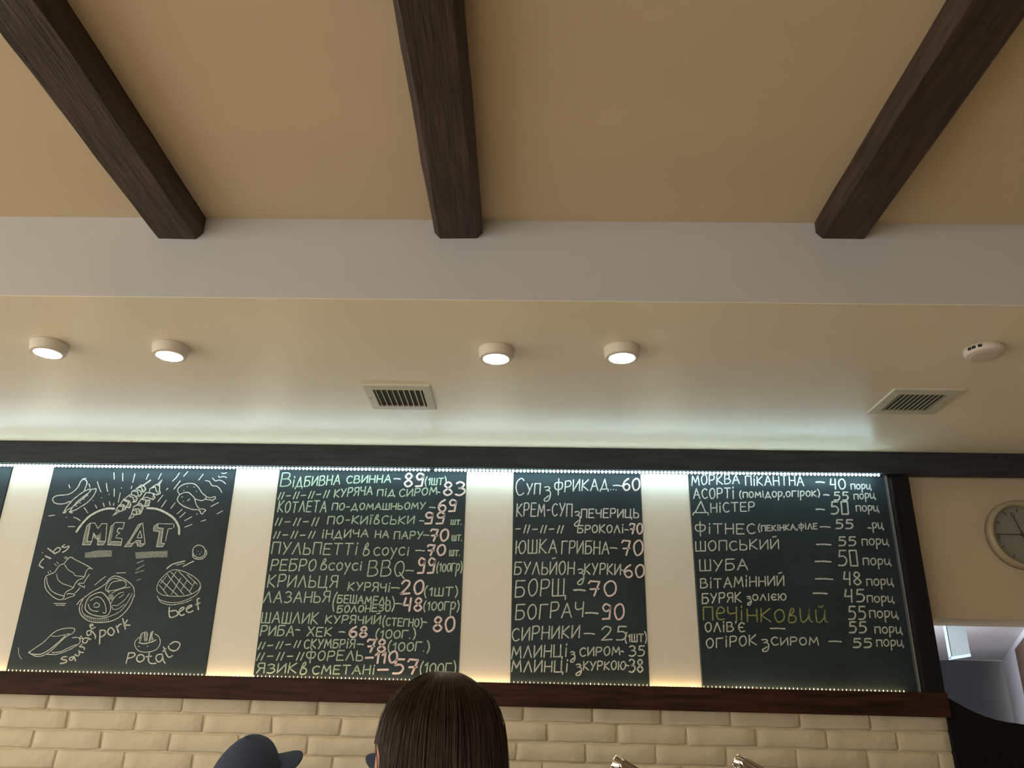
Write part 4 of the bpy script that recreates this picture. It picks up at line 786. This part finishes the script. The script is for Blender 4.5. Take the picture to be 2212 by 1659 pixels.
o = obj('hair', mesh('hair', v, f, True), 'hair', wom); md = o.modifiers.new('thickness', 'SOLIDIFY'); md.thickness = .008; md.offset = -1
# loose strands
cu = bpy.data.curves.new('hair_strands', 'CURVE'); cu.dimensions = '3D'; cu.bevel_depth = .00042; cu.bevel_resolution = 0
for k in range(1500):
    th_ = random.uniform(-1.62, 1.9); ztop = zs[0]-.002-.02*random.random()**2; zend = ztop-random.uniform(.1, .42); ex = random.uniform(-.0005, .003)+(random.random() < .08)*random.uniform(0, .004)
    pts = []; m_ = 16
    for i in range(m_):
        u = i/(m_-1); z = ztop-(ztop-zend)*u**1.5; pts.append(hairpt(th_+.05*math.sin(u*3+k)*u, z, ex*min(1, u*4+.2)))
    if th_ < -1.2: pts = [p_ for p_ in pts if p_.z > P(815, 1608, YH).z]
    if len(pts) < 3: continue
    s_ = cu.splines.new('POLY'); s_.points.add(len(pts)-1)
    for i, p_ in enumerate(pts): s_.points[i].co = (p_.x, p_.y, p_.z, 1)
cu.materials.append(MATS['hair']); so = bpy.data.objects.new('hair_strands', cu); COL.objects.link(so); so.parent = wom; so['kind'] = 'stuff'
# ear showing at the left of the hair
pe = P(825, 1652, YH); bm = bmesh.new(); ball(bm, (pe.x-cxh, .0, pe.z), .03, (.32, .62, 1.05)); ball(bm, (pe.x-cxh+.006, .008, pe.z-.02), .016, (.5, .7, .9)); me = bpy.data.meshes.new('ear'); bm.to_mesh(me); bm.free()
for p_ in me.polygons: p_.use_smooth = True
obj('ear', me, 'skin', wom)

# workers in navy caps
def cap(parent, hc, tilt, roll=0):
    c = empty('cap', (0, -.008, hc+.028)); c.parent = parent; c.rotation_euler = (tilt, roll, 0)
    v = []; f = []; NA, NR = 48, 16
    for j in range(NR+1):
        u = j/NR; ph = u*math.pi/2
        for i in range(NA):
            a = 2*math.pi*i/NA; fr = max(0, math.sin(a))                    # +y is the front
            r = max(0, 1-u**1.9)**.75; z = .112*u
            x = .088*r*math.cos(a); y = (.104*r)*math.sin(a)+.018*math.sin(ph)**1.5
            z += .016*fr*r*math.sin(ph)
            seam = -.0012*math.exp(-((((a+math.pi/6) % (math.pi/3))-math.pi/6)/.05)**2); x *= 1+seam*8; y *= 1+seam*8
            v.append((x, y, z))
    for j in range(NR):
        for i in range(NA): f.append((j*NA+i, j*NA+(i+1) % NA, (j+1)*NA+(i+1) % NA, (j+1)*NA+i))
    o = obj('crown', mesh('crown', v, f, True), 'cap_navy', c); md = o.modifiers.new('thickness', 'SOLIDIFY'); md.thickness = .003
    v = []; f = []; n, m_ = 24, 8
    for j in range(m_+1):
        u = j/m_
        for i in range(n+1):
            a = math.radians(18+144*i/n); bx_, by_ = .088*math.cos(a), .102*math.sin(a)
            ext_ = .078*math.sin((a-math.radians(18))/math.radians(144)*math.pi)**.55
            v.append((bx_*(1-.05*u), by_+ext_*u, .004-.006*u-(.010+.014*u)*(bx_/.088)**2))
    for j in range(m_):
        for i in range(n): f.append((j*(n+1)+i, j*(n+1)+i+1, (j+1)*(n+1)+i+1, (j+1)*(n+1)+i))
    o = obj('brim', mesh('brim', v, f, True), 'cap_navy', c); md = o.modifiers.new('thickness', 'SOLIDIFY'); md.thickness = .004
    bm = bmesh.new(); ball(bm, (0, .018, .111), .006, (1, 1, .5), 12); me = bpy.data.meshes.new('button'); bm.to_mesh(me); bm.free(); obj('button', me, 'cap_navy', c)
YC = 2.72
pa = P(553, 1588, YC)
w1 = figure('person', 'person in a navy cap with its peak to the right, before the white bricks', (pa.x-.012, YC), pa.z-.135, math.radians(-52), 'cloth_blue', 'cloth_dark')
cap(w1, pa.z-.135, math.radians(21), math.radians(20))
pb = P(826, 1574, YC)
w2 = figure('person', 'person in a navy cap, mostly hidden behind the brown-haired head', (P(896, 1640, YC).x, YC+.05), pb.z-.14, math.radians(70), 'cloth_blue', 'cloth_dark')
cap(w2, pb.z-.14, math.radians(12), math.radians(-18))
